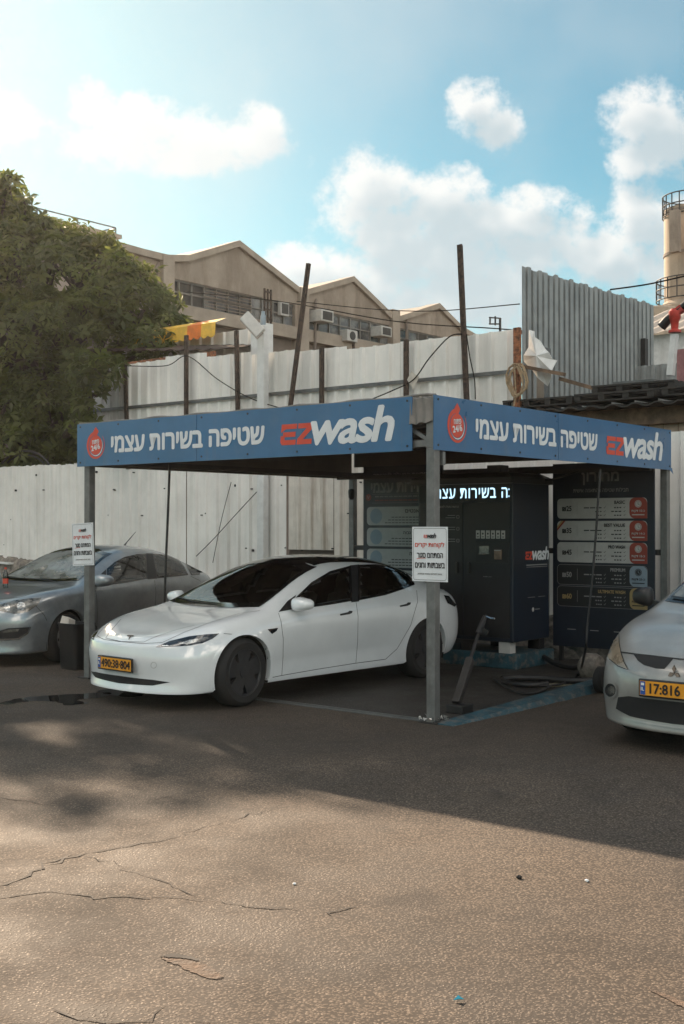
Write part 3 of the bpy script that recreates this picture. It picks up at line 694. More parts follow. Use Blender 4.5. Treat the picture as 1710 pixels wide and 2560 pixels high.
# ------------------------------------------------------------------ ground
def asphalt(name, base, warm, wet=0., stain=None):
    global nt
    m = bpy.data.materials.new(name); m.use_nodes = True; nt = m.node_tree; b = nt.nodes['Principled BSDF']
    p = N('ShaderNodeTexCoord').outputs['Object']
    def noise(sc, det=4, ro=.6, dist=0.):
        n = N('ShaderNodeTexNoise'); n.inputs['Scale'].default_value = sc; n.inputs['Detail'].default_value = det; n.inputs['Roughness'].default_value = ro; n.inputs['Distortion'].default_value = dist
        L(p, n.inputs['Vector']); return n.outputs[0]
    vo = N('ShaderNodeTexVoronoi'); vo.inputs['Scale'].default_value = 70; L(p, vo.inputs['Vector'])
    wp_ = N('ShaderNodeVectorMath', operation='ADD'); L(p, wp_.inputs[0]); wn_ = N('ShaderNodeTexNoise'); wn_.inputs['Scale'].default_value = 40; L(p, wn_.inputs['Vector']); ws_ = N('ShaderNodeVectorMath', operation='SCALE'); L(wn_.outputs['Color'], ws_.inputs[0]); ws_.inputs['Scale'].default_value = .022; L(ws_.outputs[0], wp_.inputs[1]); L(wp_.outputs[0], vo.inputs['Vector'])
    sepc = N('ShaderNodeSeparateColor'); L(vo.outputs['Color'], sepc.inputs[0])
    big, mid, fine = noise(.22, 5), noise(1.3, 6, .65), noise(28, 4, .7)
    dark = tuple(x * .55 for x in base) + (1,)
    col = mixc(mapr(big, .32, .68), tuple(x * .82 for x in base) + (1,), warm + (1,))
    col = mixc(mth('MULTIPLY', mapr(mid, .45, .72), .5), col, dark)
    pat = noise(.55, 7, .72, .8)
    col = mixc(mth('MULTIPLY', mapr(pat, .49, .57), .5), col, tuple(x * .5 for x in base) + (1,))
    col = mixc(mth('MULTIPLY', mapr(noise(.9, 6, .7, .5), .56, .66), .35), col, tuple(min(1, x * 1.35) for x in warm) + (1,))
    stone = mth('MULTIPLY', mapr(sepc.outputs[0], .35, .9), mapr(vo.outputs['Distance'], .45, .15))     # pale chippings in the binder
    col = mixc(mth('MULTIPLY', stone, .55), col, tuple(min(1, x * 2.0) for x in warm) + (1,))
    col = mixc(mth('MULTIPLY', mapr(vo.outputs['Distance'], .38, .62), .75), col, tuple(x * .28 for x in base) + (1,))
    col = mixc(mth('MULTIPLY', mapr(fine, .48, .7), .5), col, dark)
    oil = noise(.75, 5, .6, 1.2)
    col = mixc(mth('MULTIPLY', mapr(oil, .58, .70), .7), col, tuple(x * .35 for x in base) + (1,))
    if stain:
        sc_, (sb0, sb1), amt = stain[0], stain[1], stain[2]
        col = mixc(mth('MULTIPLY', mapr(noise(2.2, 6, .7), sb0, sb1), amt), col, sc_ + (1,))
    # wash water spread over the ground about the mouth of the bay, with a ragged edge
    mp = N('ShaderNodeMapping'); L(p, mp.inputs[0]); mp.inputs['Location'].default_value = (-.1, -11.4, 0) if not stain else (0, 0, 0)
    sc2 = N('ShaderNodeMapping'); L(mp.outputs[0], sc2.inputs[0]); sc2.inputs['Scale'].default_value = (1 / 6.2, 1 / 2.9, 1)
    ln = N('ShaderNodeVectorMath', operation='LENGTH'); L(sc2.outputs[0], ln.inputs[0])
    wetm = mth('MULTIPLY', mapr(mth('ADD', ln.outputs['Value'], mth('MULTIPLY', mth('SUBTRACT', noise(1.1, 6, .7, .6), .5), 1.1)), .55, 1.1, 1., 0.), .42 if not stain else 0.)
    col = mixc(wetm, col, tuple(x * .30 for x in base) + (1,))
    L(col, b.inputs['Base Color'])
    rg = mapr(mid, .3, .75, .92 - wet, .72 - wet * .9)
    L(mth('ADD', rg, mth('MULTIPLY', mapr(stone, 0., 1.), -.15)), b.inputs['Roughness'])
    b.inputs['Specular IOR Level'].default_value = .3
    hgt = mth('ADD', mth('MULTIPLY', mapr(vo.outputs['Distance'], .0, .6, 1., 0.), .8), mth('ADD', mth('MULTIPLY', fine, .6), mth('MULTIPLY', noise(5, 5, .6), .5)))
    bp = N('ShaderNodeBump'); bp.inputs['Strength'].default_value = .5; bp.inputs['Distance'].default_value = .006; L(hgt, bp.inputs['Height']); L(bp.outputs[0], b.inputs['Normal'])
    return m
K['asphalt'] = asphalt('worn asphalt', (.104, .084, .068), (.150, .114, .085))
K['bay'] = asphalt('wet concrete bay', (.052, .048, .044), (.07, .064, .057), .25, ((.03, .10, .13), (.60, .78), .6))
K['bluepaint'] = mat('worn blue paint', (.015, .060, .082), .6, var=.25, vscale=5, dust=((.13, .12, .11), 9, .48, .62, .8), bump=.3)
K['wet'] = mat('standing water', (.012, .012, .012), .03, var=0, spec=.6)
K['crack'] = mat('open crack', (.022, .019, .017), .95, var=.3)
K['pit'] = mat('broken asphalt', (.105, .070, .048), .95, var=.35, vscale=14, bump=.6, bscale=50)
K['concrete_paint'] = mat('worn yellow paint', (.42, .38, .24), .7, var=.2, dust=((.12, .11, .10), 12, .45, .6, .9))
g = MB(); g.add([(-260, -160, 0), (260, -160, 0), (260, 360, 0), (-260, 360, 0)], [(0, 1, 2, 3)])
tag(g.build('ground', 'asphalt', recalc=False), kind='structure')
def yob(name, m, mb, kind='structure', **k):
    o = mb.build(name, m, **k); o.location = P0; o.rotation_euler = (0, 0, YROT); return tag(o, kind=kind) if kind else o
b = MB(); b.box((.16, -.02, -.3), (5.5, 5.05, .006)); yob('wash_bay_floor', 'bay', b)
b = MB()                                                      # painted kerb that grows out of the asphalt towards the back
n = 40; ring = []
for i in range(n + 1):
    a = -.02 + 5.6 * i / n; z = .012 + .030 * a ** .9 if a > 0 else .012; j = random.uniform(-.012, .012)
    ring += [(a, -.02, -.1), (a, -.02, z), (a, -.19 + j, z - .004 + j * .3), (a, -.25 + j, -.02)]
b.add(ring, [(4 * i + k, 4 * i + k + 1, 4 * i + k + 5, 4 * i + k + 4) for i in range(n) for k in range(3)] + [(3, 2, 1, 0), (4 * n, 4 * n + 1, 4 * n + 2, 4 * n + 3)])
yob('kerb', 'bluepaint', b)
b = MB(); b.add([(2.55, .35, .0085), (3.35, .12, .0085), (3.42, .22, .0085), (3.1, .42, .0085), (2.6, .55, .0085)], [(0, 1, 2, 3, 4)]); yob('painted_marking', 'concrete_paint', b, recalc=False)
# cracks: jagged strips, traced as points on the ground
def crack(pts, w0, w1, jit=.03):
    P = [ong(*D(*p)) for p in pts]; Q = []
    for i in range(len(P) - 1):
        k = max(2, int((P[i + 1] - P[i]).length / .06))
        for j in range(k): q = P[i].lerp(P[i + 1], j / k); Q.append(q + V((random.gauss(0, jit), random.gauss(0, jit), 0)) * .6)
    Q.append(P[-1]); vs = []; n = len(Q)
    for i, q in enumerate(Q):
        t = (Q[min(i + 1, n - 1)] - Q[max(i - 1, 0)]).normalized(); r = V((-t.y, t.x, 0)); w = (w0 + (w1 - w0) * i / n) * random.uniform(.3, 1.5)
        if i in (0, n - 1): w = .001
        vs += [(q.x - r.x * w / 2, q.y - r.y * w / 2, .004), (q.x + r.x * w / 2, q.y + r.y * w / 2, .004)]
    b = MB(); b.add(vs, [(2 * i, 2 * i + 1, 2 * i + 3, 2 * i + 2) for i in range(n - 1)]); return tag(b.build('asphalt_crack', 'crack', recalc=False), kind='structure')
crack([(640, 1850), (520, 1882), (400, 1918), (300, 1938), (200, 1955), (110, 1980)], .006, .012)
crack([(-20, 2062), (60, 2048), (120, 2042), (220, 2058), (330, 2052), (420, 2058), (520, 2068), (620, 2078), (690, 2086)], .011, .008)
crack([(735, 2096), (775, 2088), (825, 2076)], .014, .006)
crack([(-20, 2030), (60, 2010), (110, 1980), (170, 1955)], .012, .016)
crack([(-20, 1825), (60, 1835), (110, 1850)], .010, .005)
crack([(110, 2310), (180, 2330), (260, 2340), (350, 2335), (380, 2300)], .009, .004)
crack([(-20, 2400), (120, 2370), (240, 2350)], .009, .006)
crack([(200, 1958), (300, 1992), (380, 2024), (450, 2052)], .005, .007)
crack([(340, 1832), (430, 1818), (495, 1805)], .006, .006)
crack([(430, 2335), (520, 2352), (620, 2360)], .007, .004)
def blob(name, m, pts, z, jit=.0, n=6):
    P = [ong(*D(*p)) for p in pts]; Q = spline(P, n, True); Q = [q + V((random.gauss(0, jit), random.gauss(0, jit), 0)) for q in Q]
    b = MB(); b.add([(q.x, q.y, z) for q in Q], [tuple(range(len(Q)))]); o = b.build(name, m, recalc=False)
    bm = bmesh.new(); bm.from_mesh(o.data); bmesh.ops.triangulate(bm, faces=bm.faces)
    for f in bm.faces:
        if f.normal.z < 0: f.normal_flip()
    bm.to_mesh(o.data); bm.free(); return tag(o, kind='structure')
blob('puddle', 'wet', [(5, 1610), (60, 1599), (150, 1592), (250, 1588), (235, 1598), (180, 1604), (200, 1612), (150, 1616), (130, 1608), (70, 1607), (20, 1615)], .003, .012)
blob('puddle', 'wet', [(225, 1585), (270, 1575), (330, 1590), (300, 1598), (250, 1592)], .003, .012)
blob('pothole', 'pit', [(372, 2192), (410, 2186), (470, 2208), (512, 2236), (480, 2240), (420, 2216)], .003, .004, 9)
blob('pothole', 'crack', [(370, 2191), (400, 2185), (440, 2192), (460, 2202), (430, 2197), (395, 2194)], .006, .003, 9)
blob('pothole', 'pit', [(1480, 2262), (1520, 2275), (1575, 2300), (1580, 2312), (1530, 2290)], .003, .004, 9)
def pebble(px_, r, m, name, label, cat, grp=None):
    p = ong(*D(*px_)); b = MB(); vs = []; 
    bm = bmesh.new(); bmesh.ops.create_icosphere(bm, subdivisions=2, radius=r)
    for v in bm.verts: v.co = V((v.co.x * random.uniform(.8, 1.2), v.co.y * random.uniform(.8, 1.2), v.co.z * random.uniform(.45, .65)))
    me = bpy.data.meshes.new(name); bm.to_mesh(me); bm.free(); o = link(name, me, m, None); o.location = (p.x, p.y, r * .5); tag(o, label, cat, grp)
pebble((1188, 2011), .016, 'crack', 'pebble', 'dark pebble on the sunlit asphalt, right of the long cracks', 'pebble')
pebble((1343, 2018), .011, 'white', 'pebble', 'small white pebble on the sunlit asphalt near the shadow edge', 'pebble')
pebble((675, 2025), .009, 'white', 'pebble', 'tiny white pebble beside the longest crack in the asphalt', 'pebble')
p = ong(*D(1050, 2292)); b = MB(); b.add([(p.x - .02, p.y, .006), (p.x, p.y - .012, .016), (p.x + .022, p.y + .004, .008), (p.x, p.y + .014, .02)], [(0, 1, 2), (0, 2, 3)])
rebase(b.build('plastic_scrap', 'teal'), (p.x, p.y, 0), 'turquoise scrap of plastic on the asphalt at the bottom', 'litter', world=True)
# rubble bank the white fence stands on
b = MB(); nb, na = 150, 10; vs = []
for i in range(nb + 1):
    bb = -4 + 24 * i / nb; top = .42 + .045 * max(0, bb) - (.25 if bb < .3 else 0)
    for j in range(na + 1):
        t = j / na; a = 5.25 + .6 * t if j < na else 7.2; z = top * min(1, t * 1.25) ** .7 + random.uniform(-.05, .05) * (0 < j); vs.append((a + random.uniform(-.04, .04), bb, max(-.05, z) if j else -.05))
b.add(vs, [(i * (na + 1) + j, i * (na + 1) + j + 1, (i + 1) * (na + 1) + j + 1, (i + 1) * (na + 1) + j) for i in range(nb) for j in range(na)])
yob('rubble_bank', 'stone', b)
for (bb, l, zz, r_) in ((14.2, .9, .98, .1), (15.2, .7, 1.02, -.2), (13.2, .5, .93, .3)):
    b = MB(); b.bar((5.62, bb, zz), (5.66 + r_ * .3, bb + l, zz + .02), .14, .035)
    rebase(b.build('broken_board', 'wallwhite'), (5.62, bb, zz), {14.2: 'longest pale broken board on the rubble bank under the left fence', 15.2: 'pale broken board on the rubble bank by the left photo edge', 13.2: 'short pale broken board on the rubble bank behind the grey saloon'}[bb], 'board', 'broken boards on the rubble bank')
for k, (bb, r_) in enumerate(((2.2, .10), (2.0, .08), (1.75, .09), (2.35, .07))):
    bm = bmesh.new(); bmesh.ops.create_icosphere(bm, subdivisions=2, radius=r_)
    for v in bm.verts: v.co *= random.uniform(.8, 1.15)
    me = bpy.data.meshes.new('rubble_stone'); bm.to_mesh(me); bm.free(); o = link('rubble_stone', me, 'stone'); o.location = Wd(5.5, bb, .3 + .05 * k); o.rotation_euler = (k, k, k)
    tag(o, 'lump of rubble in the gap between the wash cabinet and the price board', 'stone', 'rubble between cabinet and price board')
# ------------------------------------------------------------------ the canopy of the wash bay (local: a into the bay, b along the front to the left, z up)
CA, CB, Z0, Z1 = 5.1, 5.0, 2.443, 2.934
cn = thing('wash_canopy', 'blue signed canopy on four grey steel posts over the wash bay', 'canopy', (0, 0, 0))
def post(a, b_, w=.09):
    m = MB(); m.box((a, b_, 0), (a + w, b_ + w, Z0 + .02)); o = m.build('post', 'post', cn, bevel=.006)
    m = MB(); m.box((a - .05, b_ - .05, .0), (a + w + .05, b_ + w + .05, .014)); m.build('base_plate', 'steel_dark', o); return o
for a, b_ in ((0.0, 0.0), (0.03, CB - .16), (CA - .09, 0.0), (CA - .09, CB - .10)): post(a, b_)
ff = thing('crumpled_foil', 'crumpled foil and dirt round the foot of the front corner post', 'litter', (0, 0, 0))
m = MB()
for k in range(46):
    an_ = random.uniform(0, 6.28); r_ = random.uniform(.06, .13); c_ = V((.045 + r_ * cos(an_), .045 + r_ * sin(an_), .016)); m.add([c_ + V((random.uniform(-.03, .03), random.uniform(-.03, .03), random.uniform(0, .045))) for q in range(3)], [(0, 1, 2)])
m.build('foil', 'foil', ff, recalc=False)
m = MB(); m.box((.0, .0, Z0 + .02), (.09, .09, Z1 - .01)); m.build('corner_upright', 'post', cn, bevel=.005)
# frame: lower and upper rails, purlins, diagonal braces
def rails(z, h=.06):
    m = MB(); m.box((.02, .09, z), (.08, CB, z + h)); m.build('frame_rail', 'post', cn)
    m = MB(); m.box((.09, .02, z), (CA, .08, z + h)); m.build('frame_rail', 'steel_dark', cn)
    m = MB(); m.box((CA - .08, .09, z), (CA - .02, CB, z + h)); m.build('frame_rail', 'steel_dark', cn)
    m = MB(); m.box((.09, CB - .10, z), (CA - .09, CB - .04, z + h)); m.build('frame_rail', 'steel_dark', cn)
rails(Z0 + .035); rails(Z1 - .10)
m = MB(); m.bar((.05, .10, Z0 + .10), (.05, .62, Z1 - .10), .035, .035); m.build('brace', 'post', cn)
for a in (1.3, 2.55, 3.8):
    m = MB(); m.box((a, .09, Z1 - .10), (a + .06, CB - .1, Z1 - .04)); m.build('purlin', 'steel_dark', cn)
# roof sheet, corrugated along a
m = MB(); vs = []; n = 100
for i in range(n + 1):
    bb = .02 + (CB - .04) * i / n; z = Z1 - .03 + .012 * (1 if (i // 2) % 2 else 0)
    vs += [(.03, bb, z), (CA - .03, bb, z)]
m.add(vs, [(2 * i, 2 * i + 1, 2 * i + 3, 2 * i + 2) for i in range(n)]); m.build('roof_sheet', 'soffit', cn, recalc=False)
# grey tarpaulin round the frame behind the boards
m = MB(); m.box((.045, CB - .035, Z0 + .005), (CA - .05, CB - .012, Z1 - .01)); m.build('side_tarpaulin', 'soffit', cn)
m = MB(); m.box((CA - .012, .05, Z0 + .18), (CA + .006, CB - .05, Z1 - .01)); m.build('back_tarpaulin', 'soffit', cn)
m = MB(); vs = []; n = 14
for i in range(n + 1):
    bb = -.005 + .26 * i / n
    for j, z in enumerate((Z1 + .006, Z1 - .02, Z1 - .14, Z1 - .235, Z1 - .24)):
        vs.append((-.012 - (.012 * sin(i * 1.3 + j) if 0 < j < 4 else 0) - (.01 if j == 3 else 0) + (.05 if j in (0, 4) else 0), bb, z + .008 * sin(i * 1.1) - .02 * (i / n) * (j > 1)))
m.add(vs, [(i * 5 + j, i * 5 + j + 1, (i + 1) * 5 + j + 1, (i + 1) * 5 + j) for i in range(n) for j in range(4)]); m.build('corner_tarpaulin', 'tarp', cn, smooth=True)
m = MB(); P_ = [(.02, bb, Z1 + .004 + .008 * sin(bb * 9) + random.uniform(-.003, .003)) for bb in np.linspace(.0, CB, 60)]
m.tube(P_, .014, 6); m.build('tarpaulin_hem', 'tarp', cn, smooth=True)
# long front board
def board(name, o, ux, w, h, seam, label=None):
    uxv = V(ux); uy = V((0, 0, 1)); nz = uxv.cross(uy)
    root = bpy.data.objects.new(name, None); COL.objects.link(root); root.parent = cn
    for i, (x0, x1) in enumerate(((0, seam - .004), (seam + .004, w))):
        mm = MB(); q = [V(o) + uxv * x + uy * z for x, z in ((x0, 0), (x1, 0), (x1, h), (x0, h))]; mm.add(q + [p - nz * .012 for p in q], [(0, 1, 2, 3), (7, 6, 5, 4), (0, 4, 5, 1), (1, 5, 6, 2), (2, 6, 7, 3), (3, 7, 4, 0)])
        ob = mm.build('sign_panel', 'sign_blue', cn); ob.parent = root
    mm = MB()
    for x in np.arange(.05, w, .98):
        for z in (.05, h - .04): mm.lathe([(.012, -.004), (.012, .004), (.006, .007)], n=10)
    sc = MB()
    k = 0
    for x in np.linspace(.06, w - .05, 8):
        for z in (.045, h - .035):
            c_ = V(o) + uxv * float(x) + uy * z + nz * .0; n0 = len(sc.v)
            vs = [c_ + (uxv * cos(t) + uy * sin(t)) * .011 + nz * d_ for d_ in (0, .006) for t in [i * pi / 4 for i in range(8)]]
            ss = MB(); ss.add(vs, [tuple(range(8, 16))] + [(i, (i + 1) % 8, 8 + (i + 1) % 8, 8 + i) for i in range(8)]); so = ss.build('screw', 'steel_dark', cn); so.parent = root; k += 1
    return root
def sub_face(f, root, names):
    for mname, mb in f.mb.items():
        o = mb.build(names.get(mname, 'lettering'), mname, cn, recalc=False); o.parent = root
# front board: seen with its left end far away (b = CB)
fb_w = CB - .235
fr = board('front_sign', (-.016, CB, Z0), (0, -1, 0), fb_w, Z1 - Z0, 1.98)
h = Z1 - Z0
def prints(o, ux, root, bx, tx, lx):
    for nm, fn in (('hours_badge', lambda f: badge(f, bx, .238, .155)), ('slogan', lambda f: f.text('white', 'שטיפה בשירות עצמי', tx[0], tx[1], .145, .318, bold=.036, rtl=True)), ('logo', lambda f: logo(f, lx[0], lx[1], .115, .425))):
        f = Face(o, ux, (0, 0, 1)); fn(f); sub_face(f, root, {'white': nm + '_lettering' if nm != 'slogan' else nm, 'red': nm})
prints((-.016, CB, Z0), (0, -1, 0), fr, .335, (.614, 2.947), (3.163, 4.56))
# right board: near end at the corner
rr_ = board('side_sign', (-.02, -.014, Z0), (1, 0, 0), CA + .02, Z1 - Z0, 2.27)
prints((-.02, -.014, Z0), (1, 0, 0), rr_, .363, (.687, 3.14), (3.36, 4.85))
m = MB(); m.add([(CA - .06, -.016, Z0 + .002), (CA + .02, -.016, Z0 + .03), (CA + .05, -.02, Z0 - .05)], [(0, 1, 2)]); o = m.build('torn_corner', 'sign_blue', cn); o.parent = rr_
# small bracket by the top of the corner post
m = MB(); m.box((.11, -.02, Z0 - .13), (.15, .03, Z0 - .01)); m.build('bracket', 'post', cn, bevel=.004)
# cross beam and cable tray at the back of the bay
m = MB(); m.box((4.62, .05, Z0 - .02), (4.68, CB - .1, Z0 + .03)); m.build('back_beam', 'steel_dark', cn)
m = MB(); m.bar((CA - .05, .1, 1.43), (CA - .05, CB - .1, 1.43), .05, .07); m.build('cross_rail', 'steel_dark', cn)
m = MB(); m.lathe([(.02, -.10), (.045, -.07), (.05, .02), (.045, .05), (.02, .06)], (CA - .16, CB - .12, 2.24), n=14); m.build('camera_dome', 'black', cn, smooth=True)

# ------------------------------------------------------------------ notices hung on the posts
def notice(label, base, tilt):
    t = thing('notice_sign', label, 'sign', base, 'white notices on the canopy posts')
    if tilt: t.rotation_euler = (0, 0, YROT); t.rotation_mode = 'XYZ'; t.rotation_euler = (tilt, 0, YROT)
    W_, H_ = .385, .49; a, b_, z = base
    m = MB(); m.box((a, b_ - W_ / 2, z - H_ / 2), (a + .004, b_ + W_ / 2, z + H_ / 2)); m.build('panel', 'white', t)
    f = Face((a - .0005, b_ + W_ / 2, z - H_ / 2), (0, -1, 0), (0, 0, 1))
    def fl(n): flush(f, t, n)
    f.line('ink', rounded(.014, .014, W_ - .014, H_ - .014, .02), .003, .0015, True); fl('border_line')
    logo(f, .125, .262, .392, .432, 'red', 'ink', .0015); fl('logo')
    f.rect('dim', .135, .384, .255, .3865, .0015); fl('logo_caption')
    f.text('red', 'לקוחות יקרים', .035, .35, .298, .352, .02, rtl=True, h=.0015); fl('heading')
    f.text('ink', 'המתחם סגור', .055, .335, .212, .256, .02, rtl=True, h=.0015); fl('message_line')
    f.line('red', [(.05, .202), (.09, .207), (.15, .209)], .004, .0015); fl('underline')
    f.text('ink', 'בשבתות וחגים', .035, .355, .122, .168, .02, rtl=True, h=.0015); fl('message_line')
    f.text('dim', '(נשוב לפעילות במוצאי שבת/חג)', .062, .325, .058, .078, .01, rtl=True, h=.0015); fl('small_print')
notice('white notice with red and black lettering hung on the front corner post', (-.008, .045, 1.51), 0)
notice('slightly tilted white notice hung on the left post in front of the grey saloon', (.02, CB - .06, 1.545), R(-2.5))

# ------------------------------------------------------------------ wash cabinet
mc = thing('wash_cabinet', 'tall dark blue wash cabinet with a lit display at the back of the bay', 'machine', (3.8, 2.1, 0))
A0, A1, B0, B1, ZB, ZT = 3.80, 4.70, 1.455, 2.87, .33, 2.30
m = MB(); m.box((A0, B0, ZB), (A1, B1, ZT)); m.build('cabinet', 'cab_blue', mc, bevel=.012)
m = MB()
p1 = [(A0 - .08, B0 - .03), (A1 + .05, B0 - .03), (A1 + .05, B1 + .06), (A0 - .08, B1 + .06)]; p2 = [(A0 + .03, B0 + .10), (A1 - .05, B0 + .10), (A1 - .05, B1 - .06), (A0 + .03, B1 - .06)]
m.add([(a, b_, ZT - .02) for a, b_ in p1] + [(a, b_, ZT + .055) for a, b_ in p1] + [(a, b_, ZT + .12) for a, b_ in p2], [(3, 2, 1, 0), (0, 1, 5, 4), (1, 2, 6, 5), (2, 3, 7, 6), (3, 0, 4, 7), (4, 5, 9, 8), (5, 6, 10, 9), (6, 7, 11, 10), (7, 4, 8, 11), (8, 9, 10, 11)])
m.build('roof_cap', 'cab_black', mc, bevel=.006)
m = MB(); m.box((A0 - .006, B0 + .03, ZT - .235), (A0 + .01, B1 - .03, ZT - .025)); m.build('display_panel', 'cab_black', mc)
f = Face((A0 - .008, B1, 0), (0, -1, 0), (0, 0, 1))
f.text('led', 'ה בשירות עצמ', .28, 1.345, ZT - .195, ZT - .07, .008, rtl=True, space=1.12)
f.rect('led', 1.362, ZT - .19, 1.374, ZT - .17); f.rect('led', 1.362, ZT - .105, 1.374, ZT - .085)
f.build(mc, {'led': 'display_letters'})
for (b0, b1, nm) in ((B0 + .04, 2.16, 'service_door'), (2.175, B1 - .04, 'service_door')):
    m = MB(); m.box((A0 - .012, b0, ZB + .05), (A0 + .004, b1, ZT - .25)); o = m.build(nm, 'cab_black', mc, bevel=.004)
    k = MB(); k.box((A0 - .04, (b1 - .10) if b0 < 2 else (b0 + .06), 1.16), (A0 - .012, (b1 - .06) if b0 < 2 else (b0 + .10), 1.30)); sub(k.build('handle', 'steel_dark', mc, bevel=.006), o)
f = Face((A0 - .013, B1, 0), (0, -1, 0), (0, 0, 1))
for k in range(6):                                            # price keys: small white cards with a pictogram
    x = .895 + k * .073; f.rect('card', x, 1.60, x + .056, 1.70); f.poly('ink', disc(x + .028, 1.66, .013, 10), .005); f.rect('ink', x + .012, 1.615, x + .044, 1.625, .005); f.poly('card', disc(x + .028, 1.55, .008, 8))
f.text('dim', 'אפשרויות תשלום', 1.10, 1.24, 1.485, 1.505, 0, rtl=True)
f.text('dim', 'סרקו לתשלום', 1.0, 1.12, 1.118, 1.135, 0, rtl=True)
f.text('dim', 'הוראות הפעלה למכונה', .33, .64, 1.985, 2.015, .004, rtl=True)
for z in (1.87, 1.72, 1.57):
    f.line('dim', rounded(.605, z - .018, .645, z + .018, .008), .004, closed=True)
    for q in range(2): f.rect('dim', .47 - .03 * q, z + .016 - .03 * q, .585, z + .022 - .03 * q)
    f.rect('dim', .60, z - .004, .65, z - .002, .004)
f.build(mc, {'card': 'option_cards', 'ink': 'pictograms', 'dim': 'small_print'})
m = MB(); m.box((A0 - .022, 1.52, 1.30), (A0 - .010, 1.98, 1.565)); pp = m.build('payment_panel', 'black', mc, bevel=.004)
m = MB(); m.box((A0 - .028, 1.78, 1.405), (A0 - .021, 1.92, 1.505)); sub(m.build('screen', 'lamp_clear', mc), pp)
m = MB(); m.box((A0 - .05, 1.595, 1.345), (A0 - .021, 1.695, 1.465)); sub(m.build('card_reader', 'brick', mc, bevel=.006), pp)
m = MB(); m.box((A0 - .035, 1.60, 1.45), (A0 - .051, 1.69, 1.46)); sub(m.build('reader_slot', 'card', mc), pp)
f = Face((A0 + .02, B0 - .001, 0), (1, 0, 0), (0, 0, 1))
logo(f, .27, .86, 1.335, 1.49); f.rect('dim', .30, 1.262, .82, 1.274); f.rect('dim', .30, 1.24, .82, 1.246)
f.poly('card', disc(.46, .71, .028, 14)); f.rect('dim', .51, .705, .63, .715)
for x in (.36, .62): f.rect('dim', x - .03, .862, x + .15, .868)
f.build(mc, {'white': 'logo_lettering', 'red': 'logo_lettering', 'dim': 'small_print', 'card': 'emblem_print'})
for b_ in (B0 + .06, B0 + .62, B0 + 1.18):
    m = MB(); m.box((A0 + .03, b_, .19), (A0 + .16, b_ + .16, ZB)); m.build('foot', 'card' if b_ < 1.6 else 'cab_black', mc)
    m = MB(); m.box((A1 - .16, b_, .19), (A1 - .03, b_ + .16, ZB)); m.build('foot', 'cab_black', mc)
m = MB(); m.box((A0 + .0, B0 - .05, 0), (A1 + .05, B1 + .1, .19)); rebase(m.build('plinth', 'bluepaint', None, bevel=.02), (A0 + .5, 2.1, 0), 'blue painted concrete plinth under the wash cabinet', 'plinth')
m = MB(); m.box((4.0, 1.75, ZT + .12), (4.2, 1.95, ZT + .22)); m.build('roof_box', 'cab_black', mc, bevel=.006)

# ------------------------------------------------------------------ price board and instruction board
def card_row(f, par, y0, y1, W_, fill, title, price, badge_m, mins, tcol='ink', frame=None, ribbon_=False):
    x0, x1 = .066, W_ - .09
    r = .05
    f.poly(fill, rounded(x0, y0, x1, y1, r, 5, (1, 1, 1, 0)), .002)
    if frame: f.line(frame, rounded(x0, y0, x1, y1, r, 5, (1, 1, 1, 0)), .004, .003, True)
    flush(f, par, 'price_card')
    bx = x1 - .235; f.poly(badge_m, rounded(bx, y0, x1, y1, .07, 6, (1, 1, 1, 0)), .004)
    cx, cy = bx + .117, y1 - (y1 - y0) * .30
    dk = 'carddark' if badge_m in ('cardblue', 'cardgold') else 'card'
    f.poly(dk, disc(cx, cy, .046, 20), .006); f.poly(badge_m, disc(cx, cy, .038, 20), .0065); f.poly(dk, disc(cx, cy, .034, 20), .007)
    o_ = 'ink' if dk == 'card' else 'cardblue'
    f.line(o_, [(cx, cy + .025), (cx, cy), (cx + .018, cy - .014)], .005, .009)
    flush(f, par, 'time_badge')
    tc = 'card' if dk == 'card' else 'carddark'
    f.text(tc, mins, bx + .03, bx + .205, y0 + (y1 - y0) * .28, y0 + (y1 - y0) * .42, .022, rtl=True, h=.006)
    f.rect(tc, bx + .035, y0 + (y1 - y0) * .15, bx + .20, y0 + (y1 - y0) * .20, .006)
    flush(f, par, 'badge_lettering')
    tw = .043 * len(title) * .66
    f.text(tcol, title, bx - .06 - tw, bx - .06, y1 - .075, y1 - .035, .03, h=.004)
    flush(f, par, 'package_name')
    f.text(tcol, price, x0 + .075, x0 + .205, (y0 + y1) / 2 - .032, (y0 + y1) / 2 + .032, .03, h=.004)
    flush(f, par, 'price')
    f.rect('dim', x0 + .285, y0 + .06, x0 + .289, y1 - .05, .004)
    sm = 'ink' if fill == 'card' else 'dim'
    for i in range(3):
        yy_ = y1 - .125 - i * .048
        if yy_ < y0 + .02: break
        for xr, l in ((bx - .06, (.11, .15, .11)[i]), (bx - .33, (.26, .10, .09)[i])):
            f.line(sm, [(xr - .02, yy_ + .008), (xr - .012, yy_ - .004), (xr + .006, yy_ + .018)], .005, .004)
            for q in range(3): f.rect(sm, xr - .05 - l * (q + 1) / 3 + .012, yy_ - .004, xr - .05 - l * q / 3, yy_ + .010, .004)
    flush(f, par, 'feature_list')
    if ribbon_:
        f.poly('cardgold', [(x0 + .0, y1 - .10), (x0 + .0, y1 - .07), (x0 + .06, y1), (x0 + .09, y1)], .005); f.poly('cardred', [(x0 + .0, y1 - .13), (x0 + .0, y1 - .10), (x0 + .09, y1), (x0 + .12, y1)], .005)
    flush(f, par, 'corner_ribbon')
BA = 4.98
pb = thing('price_board', 'dark price board with five wash packages from 25 to 60', 'sign', (BA, .85, .15))
W_ = 1.40; PB1 = 1.555
m = MB(); m.box((BA, PB1 - W_, .20), (BA + .03, PB1, 2.56)); m.build('panel', 'board', pb)
